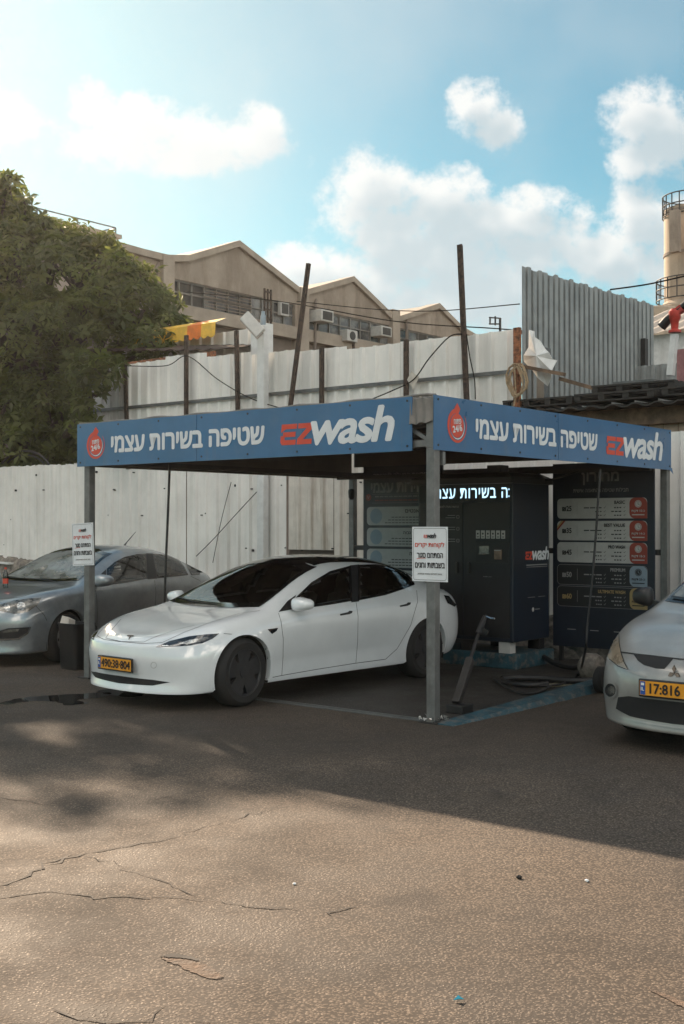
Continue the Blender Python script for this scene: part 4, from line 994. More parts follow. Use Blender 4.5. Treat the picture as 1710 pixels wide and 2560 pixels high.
f = Face((BA - .001, PB1, 0), (0, -1, 0), (0, 0, 1))
f.text('dim', 'מחירון', .42, .93, 2.28, 2.435, .02, rtl=True)
f.text('dim', 'חבילות שטיפה בהתאמה אישית', .30, 1.06, 2.185, 2.24, .006, rtl=True)
for (y0, y1), a in zip(((1.85, 2.108), (1.57, 1.82), (1.287, 1.546), (1.0, 1.257), (.72, .98)), (
        ('card', 'BASIC', '₪25', 'cardred', 'כ-10 דקות'), ('card', 'BEST VALUE', '₪35', 'cardred', 'כ-14 דקות', 'ink', None, True), ('card', 'PRO WASH', '₪45', 'cardred', 'כ-18 דקות'),
        ('carddark', 'PREMIUM', '₪50', 'cardblue', 'כ-25 דקות', 'dim', 'dim'), ('carddark', 'ULTIMATE WASH', '₪60', 'cardgold', 'כ-30 דקות', 'cardgold', 'dim'))):
    g = Face((BA - .001, PB1, 0), (0, -1, 0), (0, 0, 1)); card_row(g, pb, y0, y1, W_, *a)
for x in (.27, .59, .92): f.rect('dim', x - .06, .42, x + .06, .43)
f.build(pb, {'dim': 'pale_lettering'})
for b_ in (PB1 - .12, PB1 - W_ + .06):
    m = MB(); m.box((BA + .03, b_, 0), (BA + .07, b_ + .05, 2.5)); m.build('leg', 'steel_dark', pb)
ib = thing('instruction_board', 'dark blue instruction board with pale rounded panels, left of the wash cabinet', 'sign', (BA, 4.0, .15))
IB1 = 4.69
m = MB(); m.box((BA, IB1 - W_, .20), (BA + .03, IB1, 2.62)); m.build('panel', 'board', ib)
f = Face((BA - .001, IB1, 0), (0, -1, 0), (0, 0, 1))
f.text('dim', 'הוראות הפעלה לשטיפה', .19, 1.17, 2.45, 2.525, .008, rtl=True)
f.text('dim', 'בשירות עצמי', .15, 1.20, 2.24, 2.375, .026, rtl=True)
f.poly('cardred', disc(.10, 2.17, .05, 20)); f.line('card', [(.08, 2.195), (.095, 2.145), (.12, 2.195)], .008, .005)
f.line('dim', [(.16, 2.21), (1.3, 2.21)], .003); f.line('dim', [(.16, 2.085), (1.3, 2.085)], .003)
for z, l in ((2.17, 1.0), (2.115, .95)):
    x = .22
    while x < 1.25: f.rect('dim' if z > 2.15 else 'cardred', x, z, x + .07, z + .016); x += .085
for i, t in enumerate(('ניקוי ג׳אנטים', 'שטיפת לחץ גבוה', 'קצף + הברשה', 'שטיפה')):
    y1 = 2.03 - i * .305; y0 = y1 - .268
    f.poly('card', rounded(.07, y0, 1.33, y1, .06)); f.poly('cardblue', disc(.24, (y0 + y1) / 2, .11, 20), .0045)
    f.build(ib, {'dim': 'pale_lettering', 'cardred': 'red_print', 'card': 'step_panel', 'cardblue': 'round_drawing', 'ink': 'panel_lettering'}); f.mb = {}
    f.text('ink', t, .95 - .06 * len(t) * .62 + .3, 1.25, y1 - .105, y1 - .04, .02, rtl=True, h=.005)
    for q in range(3):
        x = .40 + .06 * q
        while x < 1.25: f.rect('ink', x, y0 + .03 + .04 * q, x + .05, y0 + .042 + .04 * q, .005); x += .062
f.build(ib, {'ink': 'panel_lettering'})

# ------------------------------------------------------------------ hoses, lance, bin, bottles
def yhose(name, pts, r, label, cat, m='hose', grp=None, n=8):
    b = MB(); b.tube(spline(pts, n), r, 8); return rebase(b.build(name, m, smooth=True), pts[0], label, cat, grp)
def pa(u, v, a): return ona(*D(u, v), a)
yhose('pressure_hose', [pa(389, 1062, .5), pa(387, 1120, .5), pa(384, 1200, .5), pa(380, 1300, .52), pa(377, 1400, .55), pa(378, 1450, .6)], .014, 'thin black hose hanging from the long front sign board behind the white saloon', 'hose')
yhose('pressure_hose', [ona(*D(1376, 1076), 2.6), ona(*D(1371, 1150), 2.6), ona(*D(1364, 1250), 2.6), ona(*D(1355, 1350), 2.55), ona(*D(1346, 1430), 2.5), ona(*D(1341, 1490), 2.45)] + [ongy(*D(1325, 1545), .04), ongy(*D(1290, 1566), .03), ongy(*D(1230, 1572), .03), ongy(*D(1160, 1566), .03), ongy(*D(1130, 1555), .03), ongy(*D(1180, 1585), .03), ongy(*D(1225, 1588), .03), ongy(*D(1262, 1572), .03)], .013, 'thin black hose hanging in front of the price board and looping on the bay floor', 'hose')
yhose('vacuum_hose', [ongy(*D(1150, 1556), .05), ongy(*D(1190, 1553), .05), ongy(*D(1250, 1555), .05), ongy(*D(1310, 1560), .05), ongy(*D(1370, 1558), .06), ongy(*D(1420, 1550), .1)], .036, 'thick black hose lying across the bay floor toward the silver people carrier', 'hose')
yhose('vacuum_hose', [ongy(*D(1238, 1500), .12), ongy(*D(1270, 1520), .07), ongy(*D(1310, 1530), .07), ongy(*D(1340, 1528), .12), ongy(*D(1380, 1545), .08)], .034, 'thick black hose curving out beside the blue plinth below the price board', 'hose')
yhose('vacuum_hose', [ongy(*D(1150, 1558), .04), ongy(*D(1175, 1566), .04), ongy(*D(1215, 1570), .04), ongy(*D(1255, 1566), .05)], .028, 'short black hose end with nozzle lying over the yellow floor marking', 'hose')
b = MB(); c_ = ongy(*D(1352, 1528), .16); b.lathe([(.05, -.12), (.13, -.12), (.16, -.05), (.15, .06), (.08, .12), (.02, .13)], tuple(c_), 'y', 16); rebase(b.build('hose_reel', 'stone', smooth=True), (c_.x, c_.y, 0), 'dusty rounded hose coupling on the floor in front of the price board', 'hose reel')
c_ = ongy(*D(1378, 1588), .0); b = MB(); b.lathe([(.05, -.04), (.11, -.05), (.14, -.03), (.14, .03), (.11, .05), (.05, .04)], (c_.x, c_.y, .14), 'y', 24); hw = rebase(b.build('cart_wheel', 'rubber', smooth=True), (c_.x, c_.y, 0), 'small black wheel standing beside the bumper of the silver people carrier', 'wheel')
# leaning lance in its tube
ln = thing('lance_stand', 'dark leaning lance holder with a square foot, beside the front corner post', 'lance holder', ongy(*D(1040, 1640)))
ft = ongy(*D(1042, 1636)); tp = ona(*D(1096, 1452), ft.x + .75); mid = V(ft).lerp(tp, .55); gt = ona(*D(1112, 1412), ft.x + .86)
b = MB(); b.box((ft.x - .02, ft.y - .10, .006), (ft.x + .17, ft.y + .09, .085)); b.build('foot', 'black', ln, bevel=.008)
b = MB(); s0 = V((ft.x + .07, ft.y + .03, .085)); b.bar(s0, s0.lerp(tp, .62), .075, .075); b.build('tube', 'steel_dark', ln, bevel=.006)
b = MB(); b.tube([s0.lerp(tp, .6), tp], .02, 8); b.build('lance', 'black', ln, smooth=True)
b = MB(); b.tube([tp, tp.lerp(gt, .6), gt], [.032, .03, .022], 8); b.bar(tp.lerp(gt, .3), tp.lerp(gt, .3) + V((.0, -.09, -.04)), .03, .05); o = b.build('spray_gun', 'black', ln, smooth=True)
b = MB(); b.tube([gt, gt + V((0, -.07, -.02)), gt + V((0, -.11, -.02))], [.014, .014, .010], 8); b.build('nozzle', 'chrome', ln, smooth=True)
# slotted drain across the mouth of the bay
dr = thing('floor_drain', 'narrow metal drain channel across the mouth of the wash bay', 'drain', (.06, 2.5, 0))
for k in range(2):
    b = MB(); b.box((.02 + .075 * k, .12, -.05), (.06 + .075 * k, CB, .010)); b.build('drain_rail', 'rail', dr)
b = MB(); b.box((.06, .12, -.05), (.095, CB, .004)); b.build('drain_slot', 'dark', dr)
# bin with paper in it
bp_ = ongy(*D(146, 1536)); bn = thing('waste_bin', 'black plastic waste bin beside the left canopy post', 'bin', (bp_.x + .2, bp_.y, 0))
b = MB(); prof = rounded(-.16, -.18, .16, .18, .05, 4); cx, cy = bp_.x + .2, bp_.y; n = len(prof); vs = []
for z, s_ in ((0, .86), (.05, .9), (.52, 1.0), (.55, 1.06), (.565, 1.06), (.565, .98), (.50, .95)): vs += [(cx + x * s_, cy + y * s_, z) for x, y in prof]
b.add(vs, [tuple(range(n - 1, -1, -1))] + [(j * n + i, j * n + (i + 1) % n, (j + 1) * n + (i + 1) % n, (j + 1) * n + i) for j in range(6) for i in range(n)] + [tuple(6 * n + i for i in range(n))]); b.build('bin_body', 'black', bn, smooth=True)
b = MB(); b.prism([(-.12, 0), (.06, 0), (.04, .10), (-.10, .13)], (cx - .03, cy + .06, .50), (0, -1, 0), (.25, 0, .97), .10); rebase(b.build('paper_carton', 'paper'), (cx, cy, .5), 'crumpled paper carton sticking out of the black bin', 'carton')
def bottle(pos, label):
    t = thing('water_bottle', label, 'bottle', pos, rot=0, world=True)
    b = MB(); b.lathe([(.02, 0), (.034, .004), (.036, .03), (.036, .16), (.03, .20), (.014, .235), (.013, .25)], n=16); b.build('bottle_body', 'clear', t, smooth=True)
    b = MB(); b.lathe([(.0368, .06), (.0368, .125)], n=16, cap=False); b.build('bottle_label', 'red', t, smooth=True)
    b = MB(); b.lathe([(.016, .248), (.016, .272)], n=12); b.build('bottle_cap', 'red', t)
# ------------------------------------------------------------------ the three parked cars
def num_plate(car, c, w, text, width=.52, tilt=0., hold='black', lean=0.):
    x, y, z = c
    b = MB(); b.box((x - .02, y - w / 2 - .015, z - .07), (x, y + w / 2 + .015, z + .07)); o = b.build('plate_holder', hold, car.root, bevel=.012)
    f = Face((x + .001, y - w / 2, z - .055), (0, 1, 0), (0, 0, 1))
    f.rect('plate', 0, 0, w, .11, .002); f.rect('plateblue', .004, .004, .046, .106, .004)
    f.text('white', 'IL', .012, .038, .035, .062, .02, h=.006); f.rect('white', .012, .075, .038, .095, .006)
    x0, x1 = text[1]
    f.text('ink', text[0], x0, x1, .018, .094, .02, h=.005)
    f.build(o, {'plate': 'number_plate', 'plateblue': 'country_band', 'white': 'country_letters', 'ink': 'plate_number'})
    return o
# --- white saloon
T = lambda *p: [(200 + x / 1.6, 1360 + y / 1.6) for x, y in p]
c = Car('parked_car', 'white electric saloon with a black glass roof and black wheels, parked under the blue canopy', (-1.62, 12.10), 42, 'white_paint', creases=((2, .6), (3, .35, 4, 10), (3, .3, 0, 3), (5, .85, 0, 3), (4, .25, 0, 3), (7, .28)))
WS = [(-.70, .94), (-.35, .922), (0, .918), (.35, .922), (.70, .94), (.645, 1.11), (.565, 1.315), (.3, 1.378), (0, 1.392), (-.3, 1.378), (-.565, 1.315), (-.645, 1.11)]
c.pane('windscreen', 'glass_dark', WS, 'front', frame=.035)
c.patch('roof_glass', 'blackgloss', [(-1.38, -.53), (-1.385, 0), (-1.38, .53), (-1.75, .545), (-2.4, .545), (-2.75, .56), (-3.05, .585), (-3.36, .60), (-3.42, 0), (-3.36, -.60), (-3.05, -.585), (-2.75, -.56), (-2.4, -.545), (-1.75, -.545)], 'top', off=.003)
c.pane('window', 'glass_dark', T((845, 258), (862, 215), (925, 154), (1000, 109), (1082, 87), (1088, 228), (1000, 243), (900, 257)), 'eye', frame=.022, mirror=True)
c.pane('window', 'glass_dark', T((1112, 84), (1180, 82), (1250, 90), (1297, 110), (1330, 142), (1338, 163), (1297, 180), (1220, 205), (1112, 226)), 'eye', frame=.022, mirror=True)
c.patch('pillar_trim', 'black', T((1078, 86), (1116, 82), (1116, 230), (1084, 234)), 'eye', off=.0035, mirror=True)
c.patch('mirror_trim', 'black', T((794, 272), (830, 228), (864, 204), (846, 262)), 'eye', off=.0035, mirror=True)
for nm, pth in (('door_gap', T((794, 276), (804, 310), (813, 380), (812, 450), (807, 524))), ('door_gap', T((1104, 233), (1112, 290), (1110, 390), (1103, 474))), ('door_gap', T((1346, 185), (1350, 230), (1322, 325), (1268, 418), (1222, 460), (1103, 476), (950, 500), (807, 525), (768, 533))),
                ('hood_gap', T((165, 300), (120, 352), (104, 376), (170, 391), (250, 398), (330, 394))), ('hood_gap', T((330, 394), (420, 352), (520, 314), (640, 277), (720, 266))), ('bumper_gap', T((575, 358), (625, 362), (600, 386)))):
    c.ribbon(nm, 'dark', pth, 'eye', w=.006, off=.0016, mirror=nm != 'x')
hl = c.patch('headlight', 'lamp_smoke', T((303, 412), (360, 388), (440, 369), (500, 362), (557, 358), (530, 379), (490, 397), (440, 406), (380, 409)), 'eye', off=.004, mirror=True)
for h_, sg in zip(hl, (1, -1)):
    k = c.patch('lamp_reflector', 'lamp_core', T((395, 400), (440, 384), (505, 374), (515, 378), (480, 392), (430, 402)), 'eye', off=.006, mirror=True)
    for q, kk in zip((1, -1), k):
        if q == sg: kk.parent = h_
        else: bpy.data.objects.remove(kk)
c.patch('side_camera', 'blackgloss', T((750, 341), (792, 335), (786, 347), (768, 360)), 'eye', off=.004, mirror=True)
c.patch('door_handle', 'black', T((1038, 280), (1070, 273), (1076, 267), (1089, 268), (1087, 276), (1076, 281), (1040, 287)), 'eye', off=.006, mirror=True, step=4)
c.patch('door_handle', 'black', T((1277, 246), (1304, 240), (1310, 234), (1322, 234), (1320, 242), (1310, 247), (1279, 252)), 'eye', off=.006, mirror=True, step=4)
c.patch('lower_grille', 'dark', [(-.62, .285), (-.45, .245), (0, .232), (.45, .245), (.62, .285), (.45, .30), (0, .305), (-.45, .30)], 'front', off=.003)
c.ribbon('tow_cap', 'dim', T(*[(296 + 11 * cos(k), 484 + 12 * sin(k)) for k in [i * 2 * pi / 16 for i in range(17)]]), 'eye', w=.004, off=.002)
c.patch('emblem', 'steel_dark', T((188, 366), (203, 365), (218, 366), (213, 371), (206, 371), (197, 384), (195, 383), (200, 371), (193, 371)), 'eye', off=.005, step=3)
c.ribbon('wiper', 'black', [(-.66, .975), (-.3, .945), (.1, .94)], 'front', w=.018, off=.012)
num_plate(c, (.875, 0, .425), .52, ('490:38·804', (.06, .505)))
c.mirror_cup((-.74, .99, .965), (.10, .115, .066), 'white_paint', tilt=.3)
c.seat(-1.72, .37); c.seat(-1.72, -.37); c.seat(-2.62, .36); c.seat(-2.62, -.36)
b = MB(); b.box((-.98, -.72, .70), (-.55, .72, .875)); b.build('dashboard', 'seat', c.root, bevel=.04)
b = MB(); b.lathe([(.17 + .014 * cos(2 * pi * k / 8), .014 * sin(2 * pi * k / 8)) for k in range(8)], axis='x', n=24, closed=True); b.bar((0, -.16, 0), (0, .16, 0), .03); o = b.build('steering_wheel', 'black', c.root, smooth=True); o.location = (-1.12, .37, .86); o.rotation_euler = (0, R(-25), 0)
c.patch('tail_lamp', 'blackgloss', [(1109, 1488), (1122, 1490), (1140, 1512), (1136, 1517), (1118, 1508)], 'eye', off=.004, mirror=True, step=4)
c.finish(arches=((0, .335, .368), (-2.875, .335, .368)))
for (x, st) in ((0, R(4)), (-2.875, 0)):
    for sg in (1, -1): c.wheel(x, .905 * sg, .334, .235, 'rimdark', 5, st, .72)
TESLA = c
# --- grey saloon
def warp_o(p):
    x, y, z = p
    x = x * .93 / .85 if x > 0 else pl(x, [-3.9, -3.0, -1.4, -.42, 0], [-3.73, -2.9, -1.28, -.40, 0]); y *= .98
    zz = pl(z, [0, .2, .5, .66, .79, .94, 1.05, 1.445], [0, .19, .54, .76, .90, 1.01, 1.10, 1.495])
    if x < -2.5: zz = pl(z, [0, .3, .65, .88, 1.05, 1.2, 1.445], [0, .28, .62, .92, 1.10, 1.24, 1.495])
    return (x, y, zz)
O = lambda *p: [(x / 2.8, 1280 + y / 2.8) for x, y in p]
c = Car('parked_car', 'dusty dark grey saloon with a plastic bottle on its roof, behind the left canopy post', (-4.30, 15.6), 28, 'grey_paint', warp=warp_o, creases=((2, .4), (3, .2), (5, .25, 4, 12), (6, .2, 3, 12), (7, .25)))
c.pane('windscreen', 'glass_green', [(warp_o((0, y, z))[1], pl(z, [.918, .94, 1.11, 1.315, 1.392], [1.005, 1.03, 1.18, 1.365, 1.44])) for y, z in WS], 'front', frame=.03)
c.pane('window', 'glass_dark', O((750, 512), (748, 398), (800, 352), (870, 316), (960, 296), (1022, 292), (1030, 468), (880, 496)), 'eye', frame=.02, mirror=True, eyebase=75)
c.pane('window', 'glass_dark', O((1066, 294), (1130, 297), (1200, 308), (1252, 330), (1290, 385), (1318, 442), (1100, 464)), 'eye', frame=.02, mirror=True, eyebase=75)
c.pane('window', 'glass_dark', O((1275, 322), (1340, 340), (1400, 368), (1436, 402), (1432, 420), (1400, 438), (1338, 443)), 'eye', frame=.016, mirror=True, eyebase=75)
c.patch('mirror_trim', 'black', O((640, 525), (690, 450), (742, 402), (746, 512)), 'eye', off=.004, mirror=True)
c.patch('pillar_trim', 'black', O((1020, 290), (1070, 292), (1100, 466), (1032, 472)), 'eye', off=.003, mirror=True)
for pth in (O((668, 545), (678, 600), (682, 720), (676, 850)), O((1082, 478), (1092, 560), (1088, 640), (1080, 700)), O((1335, 450), (1400, 480), (1420, 540)), O((0, 605), (60, 605), (140, 597), (300, 548), (420, 515), (505, 490)), O((290, 600), (255, 660), (310, 720), (330, 760))):
    c.ribbon('panel_gap', 'dark', pth, 'eye', w=.007, off=.0016, mirror=True)
hl = c.patch('headlight', 'lamp_clear', O((-40, 668), (0, 650), (100, 620), (200, 606), (290, 600), (268, 648), (195, 700), (100, 713), (0, 692), (-40, 684)), 'eye', off=.004, mirror=True)
for (cx, cy, r) in ((50, 672, 24), (150, 660, 30)):
    k = c.patch('lamp_reflector', 'lamp_core', O(*disc(cx, cy, r, 12)), 'eye', off=.006, mirror=True, step=4)
    for kk, hh in zip(k, hl): kk.parent = hh
c.patch('fog_lamp_recess', 'dark', O((-60, 840), (0, 830), (60, 813), (212, 805), (190, 850), (135, 884), (0, 890), (-60, 890)), 'eye', off=.003, mirror=True)
c.patch('fog_lamp', 'lamp_clear', O((15, 838), (60, 822), (138, 817), (128, 836), (30, 844)), 'eye', off=.006, mirror=True, step=4)
c.ribbon('fog_lamp_trim', 'chrome', O((214, 802), (195, 846), (135, 886), (60, 892), (-40, 893)), 'eye', w=.022, off=.008, mirror=True)
for pth in (O((978, 566), (1000, 556), (1058, 552), (1064, 562), (1050, 572), (990, 578)), O((1308, 524), (1335, 513), (1372, 512), (1376, 520), (1330, 534))):
    c.patch('door_handle', 'grey_paint', pth, 'eye', off=.022, mirror=True, step=5)
c.ribbon('wiper', 'black', O((70, 463), (180, 470), (300, 478), (410, 497)), 'eye', w=.02, off=.015)
c.patch('upper_grille', 'dark', [(-.5, .50), (.5, .50), (.46, .64), (-.46, .64)], 'front', off=.003)
c.mirror_cup((-.60, .985, 1.03), (.11, .125, .078), 'grey_paint', tilt=.3)
b = MB(); b.tube([(-2.25, .0, 1.455), (-2.30, .0, 1.50), (-2.52, .0, 1.66)], [.016, .008, .004], 6); b.build('antenna', 'black', c.root, smooth=True)
c.seat(-1.6, .36); c.seat(-1.6, -.36); c.seat(-2.45, .36); c.seat(-2.45, -.36)
b = MB(); b.box((-.95, -.70, .78), (-.5, .70, .95)); b.build('dashboard', 'dark', c.root, bevel=.04)
c.finish(arches=((0, .325, .36), (-2.685, .325, .36)))
for x in (0, -2.685):
    for sg in (1, -1): c.wheel(x, .885 * sg, .322, .215, 'rimsilver', 7, 0, .68, 'spoke')
OPEL = c
# --- silver people carrier
def warp_m(p):
    x, y, z = p
    x = x * .93 / .85 if x > 0 else pl(x, [-3.9, -3.0, -1.4, -.42, 0], [-3.83, -3.3, -1.15, -.22, 0])
    if x > .2: x += .05 * max(0, 1 - (y / .8) ** 2) * min(1, (x - .2) / .5)
    y *= .965
    zz = pl(z, [0, .2, .5, .66, .79, .94, 1.05, 1.445], [0, .21, .47, .72, .93, 1.06, 1.2, 1.65])
    return (x, y, zz)
C = lambda *p: [(1460 + x / 4.696, 1360 + y / 4.696) for x, y in p]
c = Car('parked_car', 'dusty silver people carrier with a three diamond emblem, cut off by the right edge', (3.15, 9.72), 41, 'silver_paint', warp=warp_m, creases=((2, .35), (3, .2), (5, .12), (7, .2)))
c.pane('windscreen', 'glass_green', [(y * .96, pl(z, [.918, .94, 1.11, 1.315, 1.392], [1.075, 1.10, 1.26, 1.50, 1.60])) for y, z in WS], 'front', frame=.03)
DLO_M = [(-.62, 1.09), (-.85, 1.22), (-1.2, 1.44), (-1.5, 1.5), (-1.7, 1.5), (-1.72, 1.08)]
c.pane('window', 'glass_dark', DLO_M, 'side', frame=.025, mirror=True)
c.pane('window', 'glass_dark', [(-1.85, 1.08), (-1.83, 1.5), (-2.6, 1.48), (-2.75, 1.10)], 'side', frame=.025, mirror=True)
c.patch('headlight', 'lamp_amber', C((412, 1052), (340, 1118), (282, 1208), (262, 1285), (300, 1350), (400, 1432), (522, 1480), (472, 1390), (432, 1270), (414, 1165)), 'eye', off=.005, mirror=True)
c.ribbon('headlight_seal', 'dark', C((414, 1060), (416, 1165), (434, 1270), (474, 1390), (522, 1480), (400, 1432), (300, 1350)), 'eye', w=.007, off=.007, mirror=True)
c.patch('upper_grille', 'dark', C((580, 1297), (760, 1312), (1045, 1347), (1000, 1402), (940, 1466), (840, 1460), (700, 1420), (630, 1370)), 'eye', off=.003, mirror=True)
c.ribbon('hood_gap', 'dark', C((432, 1270), (590, 1291), (760, 1309), (1040, 1342), (1120, 1352)), 'eye', w=.012, off=.004, mirror=True)
c.ribbon('bumper_gap', 'dim', C((240, 1278), (270, 1335), (380, 1420), (560, 1500), (720, 1560)), 'eye', w=.012, off=.006, mirror=True)
lo = C((500, 1800), (520, 1718), (600, 1700), (760, 1716), (960, 1756), (1120, 1790))
c.patch('lower_grille', 'dark', [(-.56, .30), (-.52, .40), (-.4, .425), (0, .43), (.4, .425), (.52, .40), (.56, .30), (.4, .265), (0, .255), (-.4, .265)], 'front', off=.003)
c.ribbon('bumper_trim', 'silver_paint', [(-.62, .262), (-.45, .240), (0, .232), (.45, .240), (.62, .262)], 'front', w=.016, off=.012)
fg = c.patch('fog_lamp_recess', 'dark', C(*disc(315, 1712, 70, 18, 82)), 'eye', off=.003, mirror=True, step=4)
k = c.patch('fog_lamp', 'lamp_clear', C(*disc(325, 1715, 44, 14, 52)), 'eye', off=.007, mirror=True, step=4)
for kk, hh in zip(k, fg): kk.parent = hh
c.ribbon('fog_lamp_rim', 'silver_paint', C(*[(315 + 74 * cos(a), 1712 + 88 * sin(a)) for a in [i * pi / 12 for i in range(25)]]), 'eye', w=.016, off=.012, mirror=True)
c.ribbon('wiper', 'black', [(-.62, 1.13), (-.3, 1.10), (.2, 1.095)], 'front', w=.024, off=.02)
q = c.bvh.ray_cast(V((4, 0, .645)), V((-1, 0, 0)))[0]; ex = q.x + .004
f = Face((ex, 0, .645), (0, 1, 0), (0, 0, 1))
for k in range(3):                                       # three lozenges meeting in the middle
    a = R(90 + 120 * k); u = V((cos(a), sin(a))); w = V((-sin(a), cos(a))); l = .058
    pts = [(0, 0), tuple(u * l * .5 + w * l * .29), tuple(u * l), tuple(u * l * .5 - w * l * .29)]
    f.poly('chrome', pts, .012)
    f.poly('steel_dark', [(p[0] * 1.14 - u.x * .003, p[1] * 1.14 - u.y * .003) for p in pts], .006)
f.build(c.root, {'chrome': 'emblem', 'steel_dark': 'emblem_edge'})
num_plate(c, (c.bvh.ray_cast(V((4, 0, .515)), V((-1, 0, 0)))[0].x + .03, 0, .515), .52, ('17:816', (.085, .33)))
c.mirror_cup((-.42, .935, 1.13), (.09, .10, .08), 'black', tilt=.3)
c.seat(-1.55, .36); c.seat(-1.55, -.36)
b = MB(); b.box((-.85, -.7, .8), (-.35, .7, 1.04)); b.build('dashboard', 'dark', c.root, bevel=.04)
c.finish(arches=((0, .33, .375), (-2.83, .33, .375)))
for x in (0, -2.83):
    for sg in (1, -1): c.wheel(x, .875 * sg, .33, .215, 'rimsilver', 7, 0, .68, 'spoke')
MITS = c
def on_car(car, x, y):
    p, n = car.hit((x, y), 'top'); q = car.M @ p; return q
bottle(on_car(OPEL, -1.15, .05), 'clear water bottle with red label standing on the roof of the grey saloon')
p_ = OPEL.locate(*O((2, 505))[0]) if False else None
bottle(on_car(OPEL, .15, -.05), 'clear bottle with red label standing on the hood of the grey saloon')
# ------------------------------------------------------------------ fences
FA = 5.9
def sheet(b0, b1, z0, z1, a=FA, pitch=.262, rib=.05, dep=.042, tilt=0., jag=0.):
    """ribbed sheet standing on plane a between b0 and b1 (local ribs every pitch)"""
    pr = []; b_ = b0; k = 0
    while b_ < b1 - .001:
        for (o, d) in ((0, 0), (pitch - rib * 2, 0), (pitch - rib * 1.5, -dep), (pitch - rib * .5, -dep), (pitch, 0)):
            if b_ + o <= b1: pr.append((b_ + o, d))
        b_ += pitch
    pr.append((b1, 0)); m = MB(); vs = []; n = len(pr)
    zt = [z1 + (random.uniform(-jag, jag)) + tilt * (p[0] - b0) for p in pr]
    for t in (0, .002):
        for (p, d), zz in zip(pr, zt): vs += [(a + d + t, p, z0), (a + d + t, p, zz)]
    m.add(vs, [(2 * i, 2 * i + 1, 2 * i + 3, 2 * i + 2) for i in range(n - 1)] + [(2 * n + 2 * i, 2 * n + 2 * i + 2, 2 * n + 2 * i + 3, 2 * n + 2 * i + 1) for i in range(n - 1)]); return m
lf = thing('sheet_fence', 'long white ribbed metal fence, dirty, standing on the rubble bank behind the cars', 'fence', (FA, 6, .4))
SEG = [(-4.2, -2.1), (-2.1, -.05), (-.05, 1.9), (1.9, 4.6), (4.62, 6.0), (6.02, 6.98), (7.0, 7.62), (7.65, 9.4), (9.42, 11.5), (11.5, 13.6), (13.55, 15.7), (15.68, 18.2)]
def bank(b_): return .40 + .045 * max(0, b_)
for i, (b0, b1) in enumerate(SEG):
    z0 = bank((b0 + b1) / 2) - .05; mt = 'fence'; z1 = 2.98 + random.uniform(-.03, .03)
    if i == 4: mt = 'fence_old'
    if i == 5: mt = 'fence_old'; z0 = 1.36
    if i == 6: mt = 'fence'
    m = sheet(b0, b1, z0, z1, FA + (.004 if i % 2 else 0) + (.0 if i != 6 else -.03), jag=.014 if b0 > 10 else .004)
    m.build('sheet_panel', mt, lf, recalc=False)
for z in (1.22, 1.10, .98):                                    # slats seen through the torn panel
    m = MB(); m.box((FA + .05, 5.9, z - .05), (FA + .07, 7.05, z + .05)); m.build('slat', 'plastic_white', lf, bevel=.008)
m = MB(); m.box((FA + .10, 5.9, .5), (FA + .12, 7.05, 1.5)); m.build('backing', 'concrete_dark', lf)
for z in (1.05, 2.6):
    m = MB(); m.box((FA + .045, -4.2, z), (FA + .085, 5.9, z + .05)); m.build('fence_rail', 'rail', lf)
    m = MB(); m.box((FA + .125, 7.05, z), (FA + .165, 18.2, z + .05)); m.build('fence_rail', 'rail', lf)
for k in range(44):                                            # dark fixings and dents
    b_ = random.uniform(4, 16.5); z = random.choice([1.35, 1.9, 2.4, 2.75]) + random.uniform(-.06, .06)
    m = MB(); m.box((FA - .048, b_, z), (FA - .002, b_ + .015, z + .02 * random.choice([1, 1, 1, 2]))); m.build('fixing', 'black', lf)
uf = thing('sheet_fence', 'upper white ribbed metal fence with rusty posts, rising behind the canopy', 'fence', (FA + .05, 7, 2.9))
tops = [(2.62, ona(*D(1180, 756), FA).z), (3.6, ona(*D(1085, 768), FA).z), (4.6, ona(*D(930, 784), FA).z - .0), (5.8, ona(*D(800, 792), FA).z), (7.2, ona(*D(620, 800), FA).z), (9.2, ona(*D(430, 815), FA).z), (11.0, ona(*D(285, 830), FA).z), (12.6, ona(*D(205, 845), FA).z)]
def utop(b_): return pl(b_, [t[0] for t in tops], [t[1] for t in tops])
b_ = 2.62; i = 0
while b_ < 12.0:
    w = 1.05; b1 = min(b_ + w, 12.1)
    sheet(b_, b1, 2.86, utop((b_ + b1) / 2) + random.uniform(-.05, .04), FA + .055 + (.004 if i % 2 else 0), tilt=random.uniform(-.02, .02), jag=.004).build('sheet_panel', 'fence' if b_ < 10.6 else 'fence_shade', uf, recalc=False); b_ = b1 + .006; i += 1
m = MB(); m.box((FA - .01, 2.5, 3.93), (FA + .02, 12.1, 3.985)); m.build('fence_rail', 'rail', uf)
for (u, vt) in ((285, 826), (426, 768), (541, 757), (737, 796), (931, 778)):
    q = ona(*D(u, vt), FA - .05); m = MB(); lean = {285: .10, 541: .06}.get(u, 0)
    m.bar((FA - .045, q.y, q.z), (FA - .045, q.y - lean, 2.8), .07, .05); m.build('post', 'rust', uf)
q = ona(*D(1184, 750), FA - .05); m = MB(); m.bar((FA - .02, q.y, q.z), (FA - .02, q.y, 2.8), .10, .06); m.build('end_post', 'rust_orange', uf)
def pole(name, p, q, w, label, m='rust', cat='pole'):
    b = MB(); b.bar(p, q, w, w * .2); b.bar(V(p) + V((w * .4, 0, 0)), V(q) + V((w * .4, 0, 0)), w * .2, w); o = b.build(name, m)
    low = min((p, q), key=lambda t: t[2]); return rebase(o, low, label, cat)
pole('steel_pole', ona(*D(706, 602), FA - .12), ona(*D(662, 950), FA - .12), .075, 'tall thin rusty pole leaning against the upper fence')
